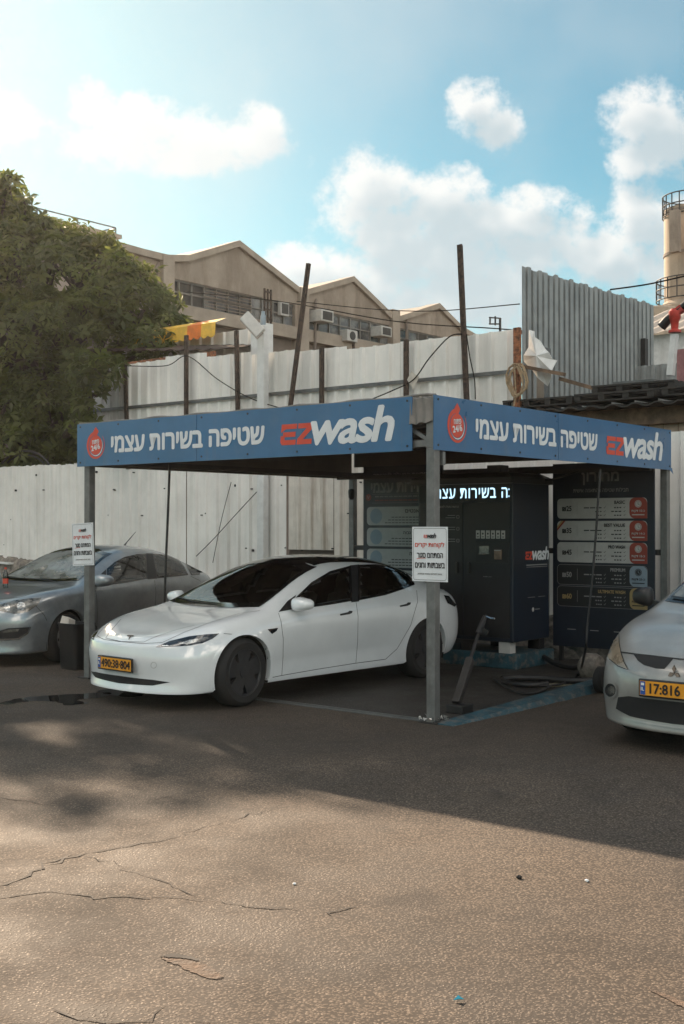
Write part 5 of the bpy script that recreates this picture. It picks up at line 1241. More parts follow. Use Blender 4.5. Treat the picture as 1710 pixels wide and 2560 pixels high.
pole('steel_pole', ona(*D(1054, 559), FA - .14), ona(*D(1070, 930), FA - .14), .085, 'tallest dark steel pole, upright, between the two blue sign boards')
q = ona(*D(1387, 810), FA + .12); m = MB(); m.bar((FA + .1, q.y, q.z), (FA + .1, q.y, 2.9), .1, .1); m.box((FA + .03, q.y - .08, q.z - .25), (FA + .17, q.y + .08, q.z + .02))
# white pillar with floodlight
wp = thing('white_pillar', 'white square pillar rising in front of the upper fence, carrying a floodlight', 'pillar', (FA - .16, 7, .6))
q = ona(*D(600, 745), FA - .16); m = MB(); m.box((FA - .20, q.y - .075, .5), (FA - .07, q.y + .075, q.z)); m.build('pillar', 'plastic_white', wp, bevel=.01)
q2 = ona(*D(603, 712), FA - .16)
fl = thing('floodlight', 'tilted grey floodlight on an arm at the top of the white pillar', 'floodlight', (FA - .14, q.y, q.z))
h0 = ona(*D(560, 722), FA - .5); h1 = ona(*D(598, 764), FA - .5)
m = MB(); m.bar((FA - .14, q.y, q.z - .12), tuple(h1.lerp(h0, .15)), .04); m.build('arm', 'rail', fl)
m = MB(); m.bar(h0, h1, .19, .06, up=(-.5, .35, .6)); m.build('housing', 'ac', fl, bevel=.01)
m = MB(); d_ = V((-.5, .35, .6)).normalized(); m.bar(h0 - V((.02, 0, .045)), h1 - V((.02, 0, .045)), .15, .02, up=(-.5, .35, .6)); m.build('lamp_panel', 'roofsheet', fl)
m = MB(); m.lathe([(.03, 0), (.045, .02), (.045, .16), (.03, .19), (.03, .24)], (FA - .13, q.y, q.z), n=14); rebase(m.build('beacon', 'cardblue', smooth=True), (FA - .13, q.y, q.z), 'small blue topped beacon on top of the white pillar', 'beacon')
# white wall and striped awning behind the upper fence
ww = thing('white_wall', 'white ribbed metal wall rising behind the upper fence, left of the floodlight', 'wall', (9, 9, 0))
q = ona(*D(624, 745), 8.6); q3 = ona(*D(500, 760), 8.6)
sheet(q.y, q3.y + 3.2, 3.0, q.z, 8.6, pitch=.35).build('sheet', 'fence', ww, recalc=False)
m = MB(); m.box((8.3, q.y - .02, 2.5), (8.6, q.y + .30, q.z + .02)); m.build('corner_box', 'plastic_white', ww)
aw = thing('striped_awning', 'yellow and orange canvas awning with a scalloped edge, right of the tree', 'awning', (8.3, 11, 4))
z0, z1 = ona(*D(494, 782), 8.2), ona(*D(395, 752), 8.2); n = 12
for i in range(n):
    m = MB(); t0, t1 = i / n, (i + 1) / n; b0 = z0.y + (z1.y + 1.2 - z0.y) * t0; b1 = z0.y + (z1.y + 1.2 - z0.y) * t1; zt = z1.z + .02
    zl = zt - .28; vs = [(8.5, b0, zt + .10), (8.5, b1, zt + .10), (8.2, b0, zt - .02), (8.2, b1, zt - .02)]
    low = [(8.18, b0 + (b1 - b0) * k / 6, zl - .05 * sin(pi * k / 6)) for k in range(7)]
    m.add(vs + low, [(0, 1, 3, 2), (2, 3) + tuple(range(10, 3, -1))]); m.build('canvas_stripe', 'orange' if i in (2, 3) else 'yellow', aw, recalc=False)
rr0 = ona(*D(540, 800), 7.9); rr1 = ona(*D(395, 782), 7.9); m = MB(); vs = []; n = 40
for i in range(n + 1):
    b_ = rr0.y + (rr1.y + 2 - rr0.y) * i / n; z = rr0.z + .05 + .02 * sin(i * 1.6) + (rr1.z - rr0.z) * i / n; vs += [(7.3, b_, z - .12), (8.6, b_, z + .12), (7.3, b_, z - .135), (8.6, b_, z + .105)]
m.add(vs, [(4 * i, 4 * i + 1, 4 * i + 5, 4 * i + 4) for i in range(n)] + [(4 * i + 2, 4 * i + 6, 4 * i + 7, 4 * i + 3) for i in range(n)] + [(4 * i, 4 * i + 4, 4 * i + 6, 4 * i + 2) for i in range(n)]); m.build('roof', 'rust', None)
o = bpy.data.objects['roof']; rebase(o, (7.9, rr0.y, 3.9), 'rusty corrugated lean-to roof under the yellow awning', 'roof'); o.name = 'corrugated_roof'
m = MB(); m.box((7.30, rr0.y, rr0.z - .32), (7.36, rr0.y + 4.2, rr0.z - .10)); rebase(m.build('roof_beam', 'rust_orange'), (7.33, rr0.y, rr0.z - .3), 'orange rusty beam under the lean-to roof behind the upper fence', 'beam')

# ------------------------------------------------------------------ tall galvanised screen and shed
GB = 2.89
gs = thing('metal_screen', 'tall grey galvanised ribbed screen with a sloping top behind the shed roof', 'screen', (8.5, GB, 2))
pr = []; a = 6.4; pitch = .165
tl, trr = onb(*D(1192, 610), GB), onb(*D(1488, 696), GB)
while a < trr.x:
    pr += [(a, 0), (a + pitch * .62, 0), (a + pitch * .66, -.06), (a + pitch * .94, -.06)]; a += pitch
n = len(pr); vs = []; 
for t in (0, .003):
    for (a_, d) in pr:
        zt = pl(6.4 + int((a_ - 6.4) / pitch + 1e-6) * pitch, [tl.x, trr.x], [tl.z, trr.z]) + .022 * sin(int((a_ - 6.4) / pitch + 1e-6) * 2.3); vs += [(a_, GB - .05 - d + t, 2.2), (a_, GB - .05 - d + t, zt)]
m = MB(); m.add(vs, [(2 * i, 2 * i + 2, 2 * i + 3, 2 * i + 1) for i in range(n - 1)] + [(2 * n + 2 * i, 2 * n + 2 * i + 1, 2 * n + 2 * i + 3, 2 * n + 2 * i + 2) for i in range(n - 1)]); m.build('ribbed_sheet', 'galv', gs, recalc=False)
m = MB(); m.box((trr.x - .45, GB - .14, 2.5), (trr.x - .33, GB - .06, onb(*D(1475, 780), GB).z)); m.build('screen_post', 'steel_dark', gs)
for z in (3.4, 4.6): 
    m = MB(); m.box((6.4, GB + .02, z), (trr.x, GB + .07, z + .05)); m.build('screen_rail', 'rail', gs)
q = onb(*D(1275, 810), GB - .2)
m = MB(); m.bar((6.55, q.y - .1, q.z), (6.55, q.y - .1, 2.9), .12, .12); m.box((6.46, q.y - .19, q.z - .30), (6.64, q.y - .0, q.z)); rebase(m.build('grey_post', 'rail'), (6.55, q.y - .1, 2.9), 'short grey post with a box head in front of the galvanised screen', 'post')
sa = ona(*D(1245, 845), 6.05); 
def plank(p, q, w, label, m='wood'):
    b = MB(); b.bar(p, q, w, .05); rebase(b.build('plank', m), p, label, 'plank', 'planks against the grey screen')
plank(ona(*D(1190, 838), 6.0), ona(*D(1294, 858), 6.0), .09, 'upper dark plank across the torn white sheet')
plank(ona(*D(1285, 868), 6.1), ona(*D(1362, 890), 6.1), .08, 'lower brown plank running down to the shed roof')
# torn white sheet
P_ = [(1213, 755), (1222, 758), (1228, 772), (1238, 780), (1248, 800), (1262, 808), (1266, 822), (1274, 825), (1268, 850), (1264, 865), (1252, 884), (1236, 866), (1222, 850), (1198, 828), (1204, 815), (1212, 795)]
Q = [ona(*D(*p), 6.12) for p in P_]; c0_ = sum(Q, V((0, 0, 0))) / len(Q); vs = [c0_ + V((-.10, 0, 0))]
for i, q in enumerate(Q): vs.append(q + V((.05 * sin(i * 2.1), 0, 0)))
m = MB(); n = len(Q); m.add(vs + [v + V((.012, 0, 0)) for v in vs], [(0, 1 + i, 1 + (i + 1) % n) for i in range(n)] + [(n + 1, n + 2 + (i + 1) % n, n + 2 + i) for i in range(n)] + [(1 + i, n + 2 + i, n + 2 + (i + 1) % n, 1 + (i + 1) % n) for i in range(n)])
rebase(m.build('torn_sheet', 'plastic_white'), c0_, 'torn white plastic sheet hanging in front of the grey screen', 'plastic sheet')
for k in range(4):                                             # coil of rope
    pass
c_ = ona(*D(1186, 872), FA - .14); pts = []
for k in range(64):
    t = k / 63 * 5 * 2 * pi; pts.append(c_ + V((-.02 * (k / 63), .13 * sin(t) * (1 + .25 * sin(k)) + .04 * cos(k * .31), .22 * cos(t) * (1 + .12 * sin(k * .7)) - .02 * sin(k * .5))))
m = MB(); m.tube(pts + [c_ + V((0, .02, -.2)), c_ + V((0, .1, -.55))], .011, 6); rebase(m.build('rope_coil', 'rope', smooth=True), c_, 'coil of tan rope hung on the rusty end post of the upper fence', 'rope')
c_ = ona(*D(948, 872), FA - .1); m = MB(); m.add([c_ + V(v) for v in ((0, .12, .02), (-.03, .02, .14), (-.02, -.12, .04), (-.04, -.02, -.14), (.02, 0, 0))], [(0, 1, 3), (1, 2, 3), (0, 4, 1), (1, 4, 2), (2, 4, 3), (3, 4, 0)]); rebase(m.build('cloth_bag', 'paper'), c_, 'small beige cloth bundle tied to the wire on the upper fence', 'bag')
# shed
sh = thing('shed', 'low shed with a peeling board wall, behind the right blue sign', 'shed', (6.3, .5, 0))
m = MB(); m.box((6.30, -6, 1.5), (6.42, 2.6, 3.36)); m.build('wall', 'shedwall', sh)
m = MB()
for k in range(40): m.box((6.292, 2.5 - k * .21, 2.0), (6.301, 2.507 - k * .21, 3.3))
for k in range(0): pass
o = m.build('wall_joints', 'wood', sh)
m = MB(); m.box((6.18, -6, 3.12), (6.30, 2.75, 3.34)); m.build('eaves_beam', 'wood', sh)
m = MB(); m.box((6.24, .35, 2.86), (6.29, 1.25, 2.99)); m.build('wall_board', 'rust', sh)
m = MB(); vs = []; n = 120
for i in range(n + 1):
    b_ = 2.9 - 9.5 * i / n; z = .018 * (1 if (i // 2) % 2 else -1); vs += [(5.82, b_, 3.37 + z), (8.6, b_, 3.50 + z), (5.82, b_, 3.35 + z), (8.6, b_, 3.48 + z)]
m.add(vs, [(4 * i, 4 * i + 1, 4 * i + 5, 4 * i + 4) for i in range(n)] + [(4 * i + 2, 4 * i + 6, 4 * i + 7, 4 * i + 3) for i in range(n)] + [(4 * i, 4 * i + 4, 4 * i + 6, 4 * i + 2) for i in range(n)]); m.build('roof', 'wood_dark', sh, recalc=False)
PAL = ['leftmost dark timber pallet lying on the shed roof under the grey screen', 'second dark timber pallet from the left on the shed roof', 'topmost dark timber pallet stacked on the shed roof', 'dark timber pallet on the shed roof by the right photo edge', 'dark timber pallet at the back of the stack on the shed roof']
def pallet(b0, b1, a0, z, label):
    t = thing('timber_pallet', label, 'pallet', (a0, b0, z), 'dark pallets on the shed roof')
    for k in range(5):
        m = MB(); a = a0 + .20 * k + .02 * (k % 2); m.box((a, b0, z + .09), (a + .12, b1, z + .115)); m.build('deck_board', 'wood_dark', t)
    for k in range(4):
        b_ = b0 + (b1 - b0 - .09) * k / 3; m = MB(); m.box((a0 + .01, b_, z + .022), (a0 + .95, b_ + .09, z + .088)); m.build('bearer', 'wood_dark', t)
    for a in (a0 + .02, a0 + .8):
        m = MB(); m.box((a, b0 + .01, z), (a + .1, b1 - .01, z + .02)); m.build('base_board', 'wood_dark', t)
pallet(1.75, 2.85, 5.86, 3.43, PAL[0]); pallet(.55, 1.70, 5.84, 3.44, PAL[1]); pallet(.35, 1.55, 6.05, 3.565, PAL[2]); pallet(-.75, .45, 5.86, 3.45, PAL[3]); pallet(.1, 1.2, 6.9, 3.62, PAL[4])
m = MB(); m.box((6.3, .75, 3.69), (6.75, 1.35, 3.74)); rebase(m.build('metal_grating', 'rail'), (6.5, 1, 3.69), 'pale metal grating lying on top of the pallet stack', 'grating')
# red nozzle on a white pole at the far right
rn = thing('water_cannon', 'red valve and dark barrel on a white pole at the right edge', 'water cannon', (7.3, 0, 3.5))
p0_, p1_ = ona(*D(1538, 860), 7.3), ona(*D(1548, 765), 7.3)
m = MB(); m.bar(p0_, p1_, .09, .09); m.build('pole', 'plastic_white', rn)
r0 = p1_ + V((0, 0, .02)); m = MB(); m.lathe([(.09, 0), (.09, .03), (.05, .05), (.06, .16), (.085, .2), (.085, .30), (.05, .34)], tuple(r0), n=14); m.bar(r0 + V((0, .05, .24)), r0 + V((0, -.12, .34)), .10, .10); m.build('valve', 'redpaint', rn, smooth=True)
m = MB(); m.tube([r0 + V((0, .20, .10)), r0 + V((0, .10, .2)), r0 + V((0, -.12, .36)), r0 + V((0, -.5, .62))], [.07, .065, .05, .03], 10); m.build('barrel', 'black', rn, smooth=True)
m = MB(); q = ona(*D(1560, 800), 7.6); m.box((7.6, q.y - .4, 3.4), (7.66, q.y + .05, q.z)); rebase(m.build('faded_board', 'pink'), (7.6, q.y, 3.4), 'faded pink board standing on the shed roof at the right edge', 'board')
m = MB(); q0, q1 = ona(*D(1480, 838), 9.6), ona(*D(1535, 870), 9.6)
sheet(q1.y - 1, q0.y + .2, 3.2, q0.z, 9.6, pitch=.165).build('low_sheet', 'galv'); rebase(bpy.data.objects['low_sheet'], (9.6, q1.y, 3.2), 'low grey ribbed sheet beyond the shed roof, right of the tall screen', 'screen')

# ------------------------------------------------------------------ far right: white works building and silo
wb_ = thing('works_building', 'pale works building with a ribbed roof at the right edge', 'building', (20, -8, 0))
q0, q1 = ona(*D(1484, 770), 24), ona(*D(1484, 745), 28)
m = MB(); m.box((24, -30, 0), (24.3, q0.y + 1.0, q0.z)); m.build('wall', 'wallwhite', wb_)
m = MB(); vs = []; n = 60
for i in range(n + 1):
    b_ = q0.y + 1.2 - 16 * i / n; z = .06 * (i % 2); vs += [(23.7, b_, q0.z + z), (28, b_, q1.z + .4 + z)]
m.add(vs, [(2 * i, 2 * i + 1, 2 * i + 3, 2 * i + 2) for i in range(n)]); m.build('roof', 'roofsheet', wb_)
m = MB(); m.box((23.9, -30, q0.z - 1.9), (24, q0.y + 1, q0.z - 1.75)); m.build('ledge', 'chimney', wb_)
si = thing('silo_chimney', 'stained round silo chimney with railed rings at the right edge', 'chimney', (43, -8, 0))
cy = onb(0, 0, 0) if False else None
sc_ = V((0, 0, 0)); Yc = 52.; Xc = (1728 - U0) / F * Yc; sc_ = yd((Xc, Yc, 0)); zt = H + (VH - D(0, 478)[1]) / F * Yc; rad = (1728 - 1664) / F * Yc
m = MB(); zm = H + (VH - D(0, 705)[1]) / F * Yc
m.lathe([(rad, zm), (rad, zt - .1), (rad * .97, zt - .1), (rad * .97, zt)], (sc_.x, sc_.y, 0), n=40); m.build('shaft', 'chimney', si, smooth=True)
m = MB(); m.lathe([(rad * 1.22, 0), (rad * 1.22, zm), (rad, zm + .25)], (sc_.x, sc_.y, 0), n=40); m.build('base', 'chimney', si, smooth=True)
for z in (zt - 2.1, zt - .25):
    m = MB(); m.lathe([(rad, z), (rad * 1.03, z), (rad * 1.03, z + .12), (rad, z + .12)], (sc_.x, sc_.y, 0), n=40, closed=True); m.build('ring_band', 'concrete_dark', si)
for zb, rr_ in ((zt - .35, rad * 1.05), (zm + .3, rad * 1.3)):
    m = MB()
    for dz_ in (0, .45, .9): m.tube([(sc_.x + rr_ * cos(a), sc_.y + rr_ * sin(a), zb + dz_) for a in [i * pi / 20 for i in range(41)]], .03, 5, cap=False)
    for k in range(20): a = k * pi / 10; m.bar((sc_.x + rr_ * cos(a), sc_.y + rr_ * sin(a), zb), (sc_.x + rr_ * cos(a), sc_.y + rr_ * sin(a), zb + .9), .04)
    m.build('railing', 'steel_dark', si)
m = MB(); qa = yd(((1690 - U0) / F * 50.7, 50.7, 0)); m.box((qa.x - .15, qa.y - .2, zt - 2.2), (qa.x + .15, qa.y + .2, zt - .4)); m.build('service_box', 'concrete', si)
m = MB(); qb = yd(((1640 - U0) / F * 51, 51, 0)); m.lathe([(1.0, 0), (1.0, H + (VH - D(0, 712)[1]) / F * 51), (.9, H + (VH - D(0, 708)[1]) / F * 51)], (qb.x, qb.y, 0), n=30); rebase(m.build('storage_tank', 'chimney', smooth=True), (qb.x, qb.y, 0), 'low round pale tank beside the silo chimney', 'tank')

# ------------------------------------------------------------------ the factory: three shallow gables running away to the right
FB = 20.07
def fx(u, v, b=FB): q = onb(*D(u, v), b); return (q.x, q.z)
fa = thing('factory', 'brown concrete factory with three shallow gables and a long band of dusty windows', 'building', (22, FB, 0))
TOP = [fx(150, 500), fx(268, 571), (15.15, 9.72), fx(543, 562), fx(690, 676), fx(806, 643), fx(903, 737), fx(1003, 704), fx(1056, 757), fx(1110, 800)]
TOP = [(9.0, 9.85), (12.6, 9.66), (14.2, 9.60), (15.15, 9.60), (16.0, 9.74)] + [(a, z) for a, z in TOP[3:9]] + [(TOP[8][0] + 1.5, TOP[8][1] - .3)]
WZ0, WZ1 = 8.38, 9.12
a_e = TOP[-1][0]
# wall above the window band, and the bands below it
m = MB(); m.prism([(a, z) for a, z in TOP] + [(a_e, WZ1), (9, WZ1)], (0, FB, 0), (1, 0, 0), (0, 0, 1), -.35); m.build('gable_wall', 'concrete', fa)
m = MB(); m.box((9, FB - .06, 7.98), (a_e, FB + .35, WZ0)); m.build('sill_band', 'concrete_trim', fa)
m = MB(); m.box((9, FB + .25, 0), (a_e, FB + .6, 7.98)); m.build('lower_wall', 'concrete_dark', fa)
PIERS = [(9.0, 15.2), (20.95, 21.65), (26.3, 26.9), (30.6, a_e)]
for p0_, p1_ in PIERS:
    m = MB(); m.box((p0_, FB - .03, WZ0), (p1_, FB + .35, WZ1)); m.build('pier', 'concrete', fa)
for p in (15.15, 21.3, 26.5):
    m = MB(); m.box((p - .22, FB - .16, 3.5), (p + .22, FB + .3, WZ1 + .6)); m.build('pilaster', 'concrete_trim', fa)
for p in (14.7, 21.9, 24.0, 27.2):
    m = MB(); m.tube([(p, FB - .10, 3), (p, FB - .10, 9.3 if p != 24.0 else 8.3), (p + .15, FB - .02, 9.45 if p != 24.0 else 8.4)], .05, 7); m.build('downpipe', 'rust' if p == 24.0 else 'concrete_dark', fa, smooth=True)
bays = [(15.2, 20.95, 11), (21.65, 26.3, 8), (26.9, 30.6, 6)]
for bi, (w0, w1, nn) in enumerate(bays):
    for k in range(nn):
        x0 = w0 + (w1 - w0) * k / nn; x1 = w0 + (w1 - w0) * (k + 1) / nn
        m = MB()
        for z in (WZ0, (WZ0 + WZ1) / 2 - .02, WZ1 - .05): m.box((x0, FB + .05, z), (x1, FB + .10, z + .045))
        m.box((x0, FB + .04, WZ0), (x0 + .045, FB + .11, WZ1)); fr = m.build('window', 'winframe', fa)
        dark = bi == 0 and k < 3
        m = MB(); m.box((x0 + .04, FB + .10, WZ0), (x1, FB + .115, WZ1)); sub(m.build('pane', 'windark' if dark or random.random() < .12 else 'winglass', fa), fr)
        if bi == 0 and 2 < k < 7:
            m = MB()
            for z in np.arange(WZ0 + .08, WZ1, .10): m.box((x0, FB - .02, z), (x1, FB, z + .03))
            sub(m.build('louvre', 'concrete_dark', fa), fr)
m = MB()
m.box((15.2, FB + .3, WZ0), (a_e, FB + .5, WZ1)); m.build('window_backing', 'windark', fa)
for i in range(len(TOP) - 1):                                  # verge boards along the gables and the roof slopes behind them
    (a0, z0), (a1, z1) = TOP[i], TOP[i + 1]
    m = MB(); m.prism([(a0, z0 - .04), (a1, z1 - .04), (a1, z1 + .16), (a0, z0 + .16)], (0, FB - .12, 0), (1, 0, 0), (0, 0, 1), -.62); m.build('verge', 'concrete_trim', fa)
    m = MB(); m.prism([(a0, z0 - .02), (a1, z1 - .02), (a1, z1 + .12), (a0, z0 + .12)], (0, FB + .5, 0), (1, 0, 0), (0, 0, 1), -22); m.build('roof_slope', 'roofsheet', fa)
m = MB(); m.box((a_e - .3, FB + .6, 0), (a_e, FB + 22, TOP[-1][1] - .3)); m.build('end_wall', 'concrete', fa)
m = MB(); m.box((9, FB + .6, 0), (9.3, FB + 22, 9.4)); m.build('end_wall', 'concrete', fa)
def ac_unit(u, v, w, h, d, label, fan=False):
    a, z = fx(u, v); t = thing('air_conditioner', label, 'air conditioner', (a, FB - .2, z), 'air conditioners on the factory windows')
    m = MB(); m.box((a - w / 2, FB - d, z - h / 2), (a + w / 2, FB + .05, z + h / 2)); m.build('case', 'ac', t, bevel=.02)
    m = MB()
    if fan: m.lathe([(h * .38, -.02), (h * .38, 0), (.05, .0)], (a, FB - d, z), 'y', 20)
    else: m.box((a - w * .38, FB - d - .012, z - h * .36), (a + w * .38, FB - d - .001, z + h * .36))
    m.build('grille', 'steel_dark', t)
ac_unit(648, 708, .42, .46, .10, 'pale window air conditioner in the first factory bay, left of the leaning pole')
ac_unit(725, 727, .66, .40, .5, 'boxy air conditioner just right of the leaning pole on the second factory bay')
ac_unit(793, 771, .58, .40, .3, 'air conditioner with a round fan under the second bay windows', True)
ac_unit(864, 762, .62, .36, .45, 'rightmost boxy air conditioner on the factory windows')
m = MB(); a, z = fx(580, 700)
for k in range(3): m.bar((a + .15 * k, FB - .5, z - 1.2), (a + .15 * k, FB - .5, z + .5), .05)
for k in range(6): m.bar((a, FB - .5, z - 1 + .28 * k), (a + .3, FB - .5, z - 1 + .28 * k), .05)
rebase(m.build('cable_bracket', 'rust'), (a, FB - .5, z - 1.2), 'rusty ladder shaped cable bracket on the first factory bay', 'bracket')
# white rooftop block with a railing, upper left
rb = thing('rooftop_block', 'white rooftop building with a thin railing above the tree', 'building', (14, 24, 0))
r1 = onb(*D(266, 546), 24); r0_ = onb(*D(60, 485), 24)
m = MB(); m.box((r0_.x - 6, 24, 8), (r1.x, 30, r1.z)); m.build('wall', 'wallwhite', rb); m = MB(); m.box((r0_.x - 6, 23.85, r1.z), (r1.x + .1, 30, r1.z + .12)); m.build('coping', 'concrete_trim', rb)
rz = onb(*D(266, 520), 24).z
m = MB(); m.bar((r0_.x - 6, 24.05, rz), (r1.x, 24.05, rz), .035); m.bar((r1.x, 24.05, rz), (r1.x, 29, rz), .035)
for k in range(10): a = r1.x - 1.55 * k; m.bar((a, 24.05, r1.z + .1), (a, 24.05, rz), .035)
m.build('railing', 'rail', rb)
# wires, aerial
def wire(pts, r, label, m='wire'):
    b = MB(); b.tube(spline(pts, 10), r, 5); rebase(b.build('overhead_wire', m, smooth=True), pts[0], label, 'wire')
wire([ona(*D(420, 668), 13), ona(*D(640, 690), 13), ona(*D(900, 735), 12), ona(*D(1130, 752), 10), ona(*D(1190, 757), 9)], .012, 'thin dark wire sagging across the factory front to the grey screen')
wire([ona(*D(680, 690), 16), ona(*D(860, 708), 16), ona(*D(1000, 712), 15), ona(*D(1192, 696), 12)], .012, 'thin wire crossing the sky left of the grey screen')
wire([ona(*D(1400, 663), 20), ona(*D(1490, 650), 20), ona(*D(1600, 625), 20)], .022, 'wire running up to the silo chimney at the right')
wire([ona(*D(835, 922), FA - .3), ona(*D(900, 895), FA - .3), ona(*D(948, 870), FA - .15), ona(*D(985, 820), FA - .15), ona(*D(1030, 772), FA - .15), ona(*D(1060, 765), FA - .15)], .010, 'dark cable looping from the beige bundle up to the tallest pole')
wire([ona(*D(1070, 766), FA - .15), ona(*D(1078, 820), FA - .15), ona(*D(1088, 870), FA - .15), ona(*D(1090, 915), FA - .15)], .009, 'cable hanging beside the tallest pole')
wire([ona(*D(285, 838), FA - .1), ona(*D(380, 838), FA - .1), ona(*D(430, 816), FA - .1), ona(*D(500, 870), FA - .1), ona(*D(580, 915), FA - .1), ona(*D(680, 945), FA - .1)], .009, 'thin grey cable sagging along the left part of the upper fence')
wire([ona(*D(588, 1128), FA - .1), ona(*D(540, 1180), FA - .1), ona(*D(490, 1235), FA - .1), ona(*D(450, 1275), FA - .1)], .007, 'long thin cable slanting across the white fence behind the grey saloon')
wire([ona(*D(530, 1105), FA - .1), ona(*D(508, 1190), FA - .1), ona(*D(488, 1290), FA - .1)], .006, 'steep thin cable crossing the slanting cable on the white fence')
an = thing('aerial', 'thin roof aerial in the sky left of the grey screen', 'aerial', (20, 5, 5))
p0_ = ona(*D(1148, 752), 20); p1_ = ona(*D(1147, 728), 20); m = MB(); m.bar(p0_ - V((0, 0, 3)), p1_, .05)
for (u0, v0, u1, v1) in ((1122, 727, 1147, 729), (1122, 742, 1147, 742), (1124, 727, 1124, 742), (1136, 724, 1136, 745)): m.bar(ona(*D(u0, v0), 20), ona(*D(u1, v1), 20), .035)
m.build('mast', 'steel_dark', an)
for k, (b0, b1) in enumerate(((1.0, 2.0), (2.2, 2.9), (1.5, 2.6))):   # loose cables on the back beam over the cabinet
    yhose('loose_cable', [(4.6, b0, 2.44), (4.55, b0 * .6 + b1 * .4, 2.34 - .02 * k), (4.6, b1, 2.44)], .011, ['loose black cable drooping from the back beam at the right of the wash cabinet', 'short loose black cable drooping from the back beam over the display', 'long loose black cable drooping from the back beam over the middle of the wash cabinet'][k], 'cable', grp='loose cables over the wash cabinet')
tl_ = ona(*D(50, 1050), FA + .25)
m = MB(); m.tube([(FA + .3, tl_.y + .9 * cos(a), tl_.z - .35 + .5 * sin(a)) for a in [i * pi / 16 for i in range(17)]], .025, 6); m.tube([(FA + .34, tl_.y + .05 + .8 * cos(a), tl_.z - .38 + .45 * sin(a)) for a in [i * pi / 16 for i in range(17)]], .02, 6)
rebase(m.build('hoop_frame', 'steel_dark', smooth=True), tl_, 'dark hoop frame showing above the left end of the white fence', 'frame')
# ------------------------------------------------------------------ the big leafy tree behind the left fence
def tree(label, base, blobs, nrose, name='leafy_tree', trunk_h=3.0, seed=3, limb_r=.22):
    rg = np.random.default_rng(seed); t = thing(name, label, 'tree', base, world=True)
    bx, by, bz = base; b = MB()
    b.tube([(bx, by, bz - .3), (bx + .1, by, bz + trunk_h * .5), (bx + .05, by + .1, bz + trunk_h)], [limb_r * 1.5, limb_r * 1.2, limb_r], 10)
    for (c, r) in blobs:
        c = V(c); p0 = V((bx + .05, by + .1, bz + trunk_h * random.uniform(.7, 1))); m_ = p0.lerp(c, .55) + V((random.uniform(-.4, .4), random.uniform(-.4, .4), .3))
        b.tube(spline([p0, m_, c], 5), [limb_r * .6 * (1 - i / 12) for i in range(11)], 7)
        for k in range(3):
            d = V(rg.normal(size=3)).normalized() * (sum(r) / 3 * .7); b.tube([c, c + d * .6 + V((0, 0, .1)), c + d], [.05, .035, .015], 5)
    b.build('trunk', 'bark', t, smooth=True)
    vol = np.array([r[0] * r[1] * r[2] for c, r in blobs]) ** .67; vol = vol / vol.sum()
    verts = {'leafA': [], 'leafB': []}
    allb = [(np.array(c), np.array(r)) for c, r in blobs]
    for bi, (c, r) in enumerate(allb):
        for k in range(int(nrose * vol[bi])):
            d = rg.normal(size=3); d /= np.linalg.norm(d)
            rad = rg.uniform(.45, 1.05) ** .45
            lump = 1 + .13 * sin(d[0] * 7 + bi) * sin(d[1] * 6 + 2 * bi) + .10 * sin(d[2] * 9 + bi * 1.7)
            p = c + d * r * rad * lump
            if any(np.sum(((p - c2) / r2) ** 2) < .42 for c2, r2 in allb): continue
            if rg.random() < .12 * (1 + sin(p[0] * 2.1) * sin(p[2] * 1.7 + p[1])): continue
            ax = d * .55 + np.array([0, 0, .55]) + rg.normal(size=3) * .45; ax /= np.linalg.norm(ax)
            u = np.cross(ax, [0.3, .9, .2]); u /= np.linalg.norm(u); w = np.cross(ax, u)
            nl = rg.integers(6, 9); sz = rg.uniform(.17, .30); ph = rg.uniform(0, 6.28); key = 'leafA' if rg.random() < .55 else 'leafB'
            for j in range(nl):
                a = ph + j * 6.283 / nl + rg.uniform(-.2, .2); dr = u * cos(a) + w * sin(a); el = rg.uniform(-.35, .35); dr = dr * cos(el) + ax * sin(el)
                sd_ = np.cross(dr, ax); sd_ /= max(1e-6, np.linalg.norm(sd_)); l = sz * rg.uniform(.8, 1.2); wd = l * .17
                m1 = p + dr * l * .55 + ax * l * .06; tip = p + dr * l - ax * l * .16
                verts[key] += [p + dr * l * .08, m1 + sd_ * wd, tip, m1 - sd_ * wd]
    for key, vv in verts.items():
        n = len(vv) // 4; me = bpy.data.meshes.new('crown'); A = np.array(vv, dtype=np.float32) - np.array(base, dtype=np.float32)
        me.vertices.add(len(vv)); me.vertices.foreach_set('co', A.ravel())
        me.loops.add(4 * n); me.loops.foreach_set('vertex_index', np.arange(4 * n, dtype=np.int32)); me.polygons.add(n); me.polygons.foreach_set('loop_start', np.arange(0, 4 * n, 4, dtype=np.int32)); me.polygons.foreach_set('loop_total', np.full(n, 4, dtype=np.int32)); me.update(); me.validate()
        o = link('crown' if key == 'leafA' else 'inner_crown', me, key, t)
    return t
for kk in ('leafA', 'leafB'):                                  # leaves let some sun through
    nt = K[kk].node_tree; bs = nt.nodes['Principled BSDF']; o_ = nt.nodes['Material Output']; tr_ = N('ShaderNodeBsdfTranslucent'); tr_.inputs[0].default_value = (.27, .31, .075, 1) if kk == 'leafA' else (.17, .20, .05, 1)
    mx_ = N('ShaderNodeMixShader'); mx_.inputs[0].default_value = .38; L(bs.outputs[0], mx_.inputs[1]); L(tr_.outputs[0], mx_.inputs[2]); L(mx_.outputs[0], o_.inputs[0])
def at(u, v, Y): u, v = D(u, v); return ((u - U0) / F * Y, Y, H + (VH - v) / F * Y)
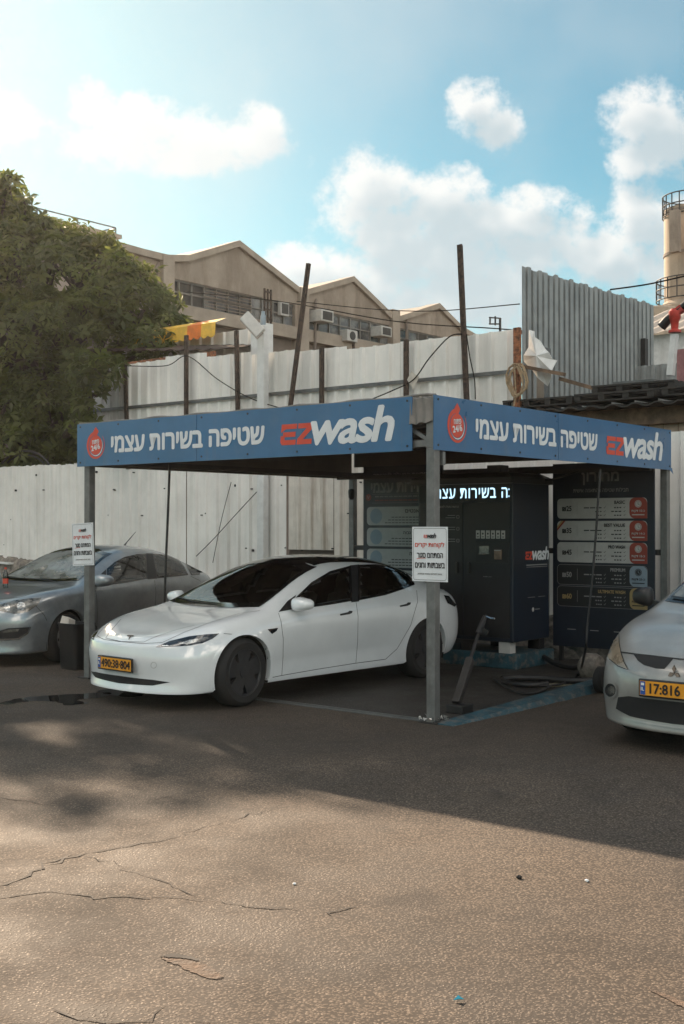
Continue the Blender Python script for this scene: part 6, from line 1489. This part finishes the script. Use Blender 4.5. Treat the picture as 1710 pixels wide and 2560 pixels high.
BL = [(at(60, 640, 27), (1.9, 2.2, 1.35)), (at(-150, 560, 27.5), (2.2, 2.4, 1.9)), (at(-25, 560, 27), (1.15, 1.5, 1.2)), (at(170, 660, 26.5), (1.5, 1.7, 1.15)), (at(268, 690, 26.2), (1.15, 1.4, .85)), (at(320, 735, 25.8), (.95, 1.2, .75)),
      (at(200, 770, 26), (1.7, 1.6, 1.1)), (at(60, 800, 26), (1.9, 1.8, 1.4)), (at(-80, 760, 26.5), (2.2, 2.0, 1.8)), (at(100, 900, 25.6), (1.3, 1.2, 1.2)), (at(0, 960, 25.6), (1.6, 1.3, 1.3)), (at(140, 960, 25.3), (.75, .9, 1.0)), (at(228, 608, 26.8), (.62, .8, .6)), (at(-22, 470, 27), (.85, .9, .65)),
      (at(75, 555, 27), (.65, .8, .5)), (at(130, 595, 27), (.6, .8, .4)), (at(-200, 900, 26.5), (2.4, 2, 2)), (at(392, 752, 25.6), (.42, .5, .32)), (at(60, 1030, 25.4), (1.3, 1.0, .8)), (at(165, 1000, 25.2), (.5, .6, .9)), (at(228, 850, 21.6), (.52, .5, .38)), (at(195, 930, 21.8), (.26, .4, .7)), (at(345, 790, 24.5), (.5, .6, .4))]
for (u_, v_, r_) in ((12, 425, .34), (58, 468, .22), (105, 512, .14), (140, 535, .14), (245, 552, .26), (282, 610, .3), (325, 640, .32), (352, 680, .26), (405, 735, .22), (395, 790, .3), (372, 830, .26), (300, 835, .3), (235, 905, .22), (205, 1010, .25), (20, 415, .2)): BL.append((at(u_, v_, 26.3), (r_, r_ * 1.2, r_ * .85)))
tree('large dense green tree with hand shaped leaves behind the left end of the fence', (-7.4, 27.5, .3), BL, 9500)
# ------------------------------------------------------------------ thin scattering volume added to imitate lens glare
m = bpy.data.materials.new('haze'); m.use_nodes = True; nt = m.node_tree; nt.nodes.clear()
pv = N('ShaderNodeVolumePrincipled'); pv.inputs['Color'].default_value = (.95, .93, .90, 1); pv.inputs['Density'].default_value = .00032; pv.inputs['Anisotropy'].default_value = .68
o_ = N('ShaderNodeOutputMaterial'); L(pv.outputs[0], o_.inputs['Volume'])
hb = MB(); hb.box((-262, -162, -1.), (262, 362, 20.)); K['haze'] = m; tag(hb.build('haze', 'haze'), kind='stuff')
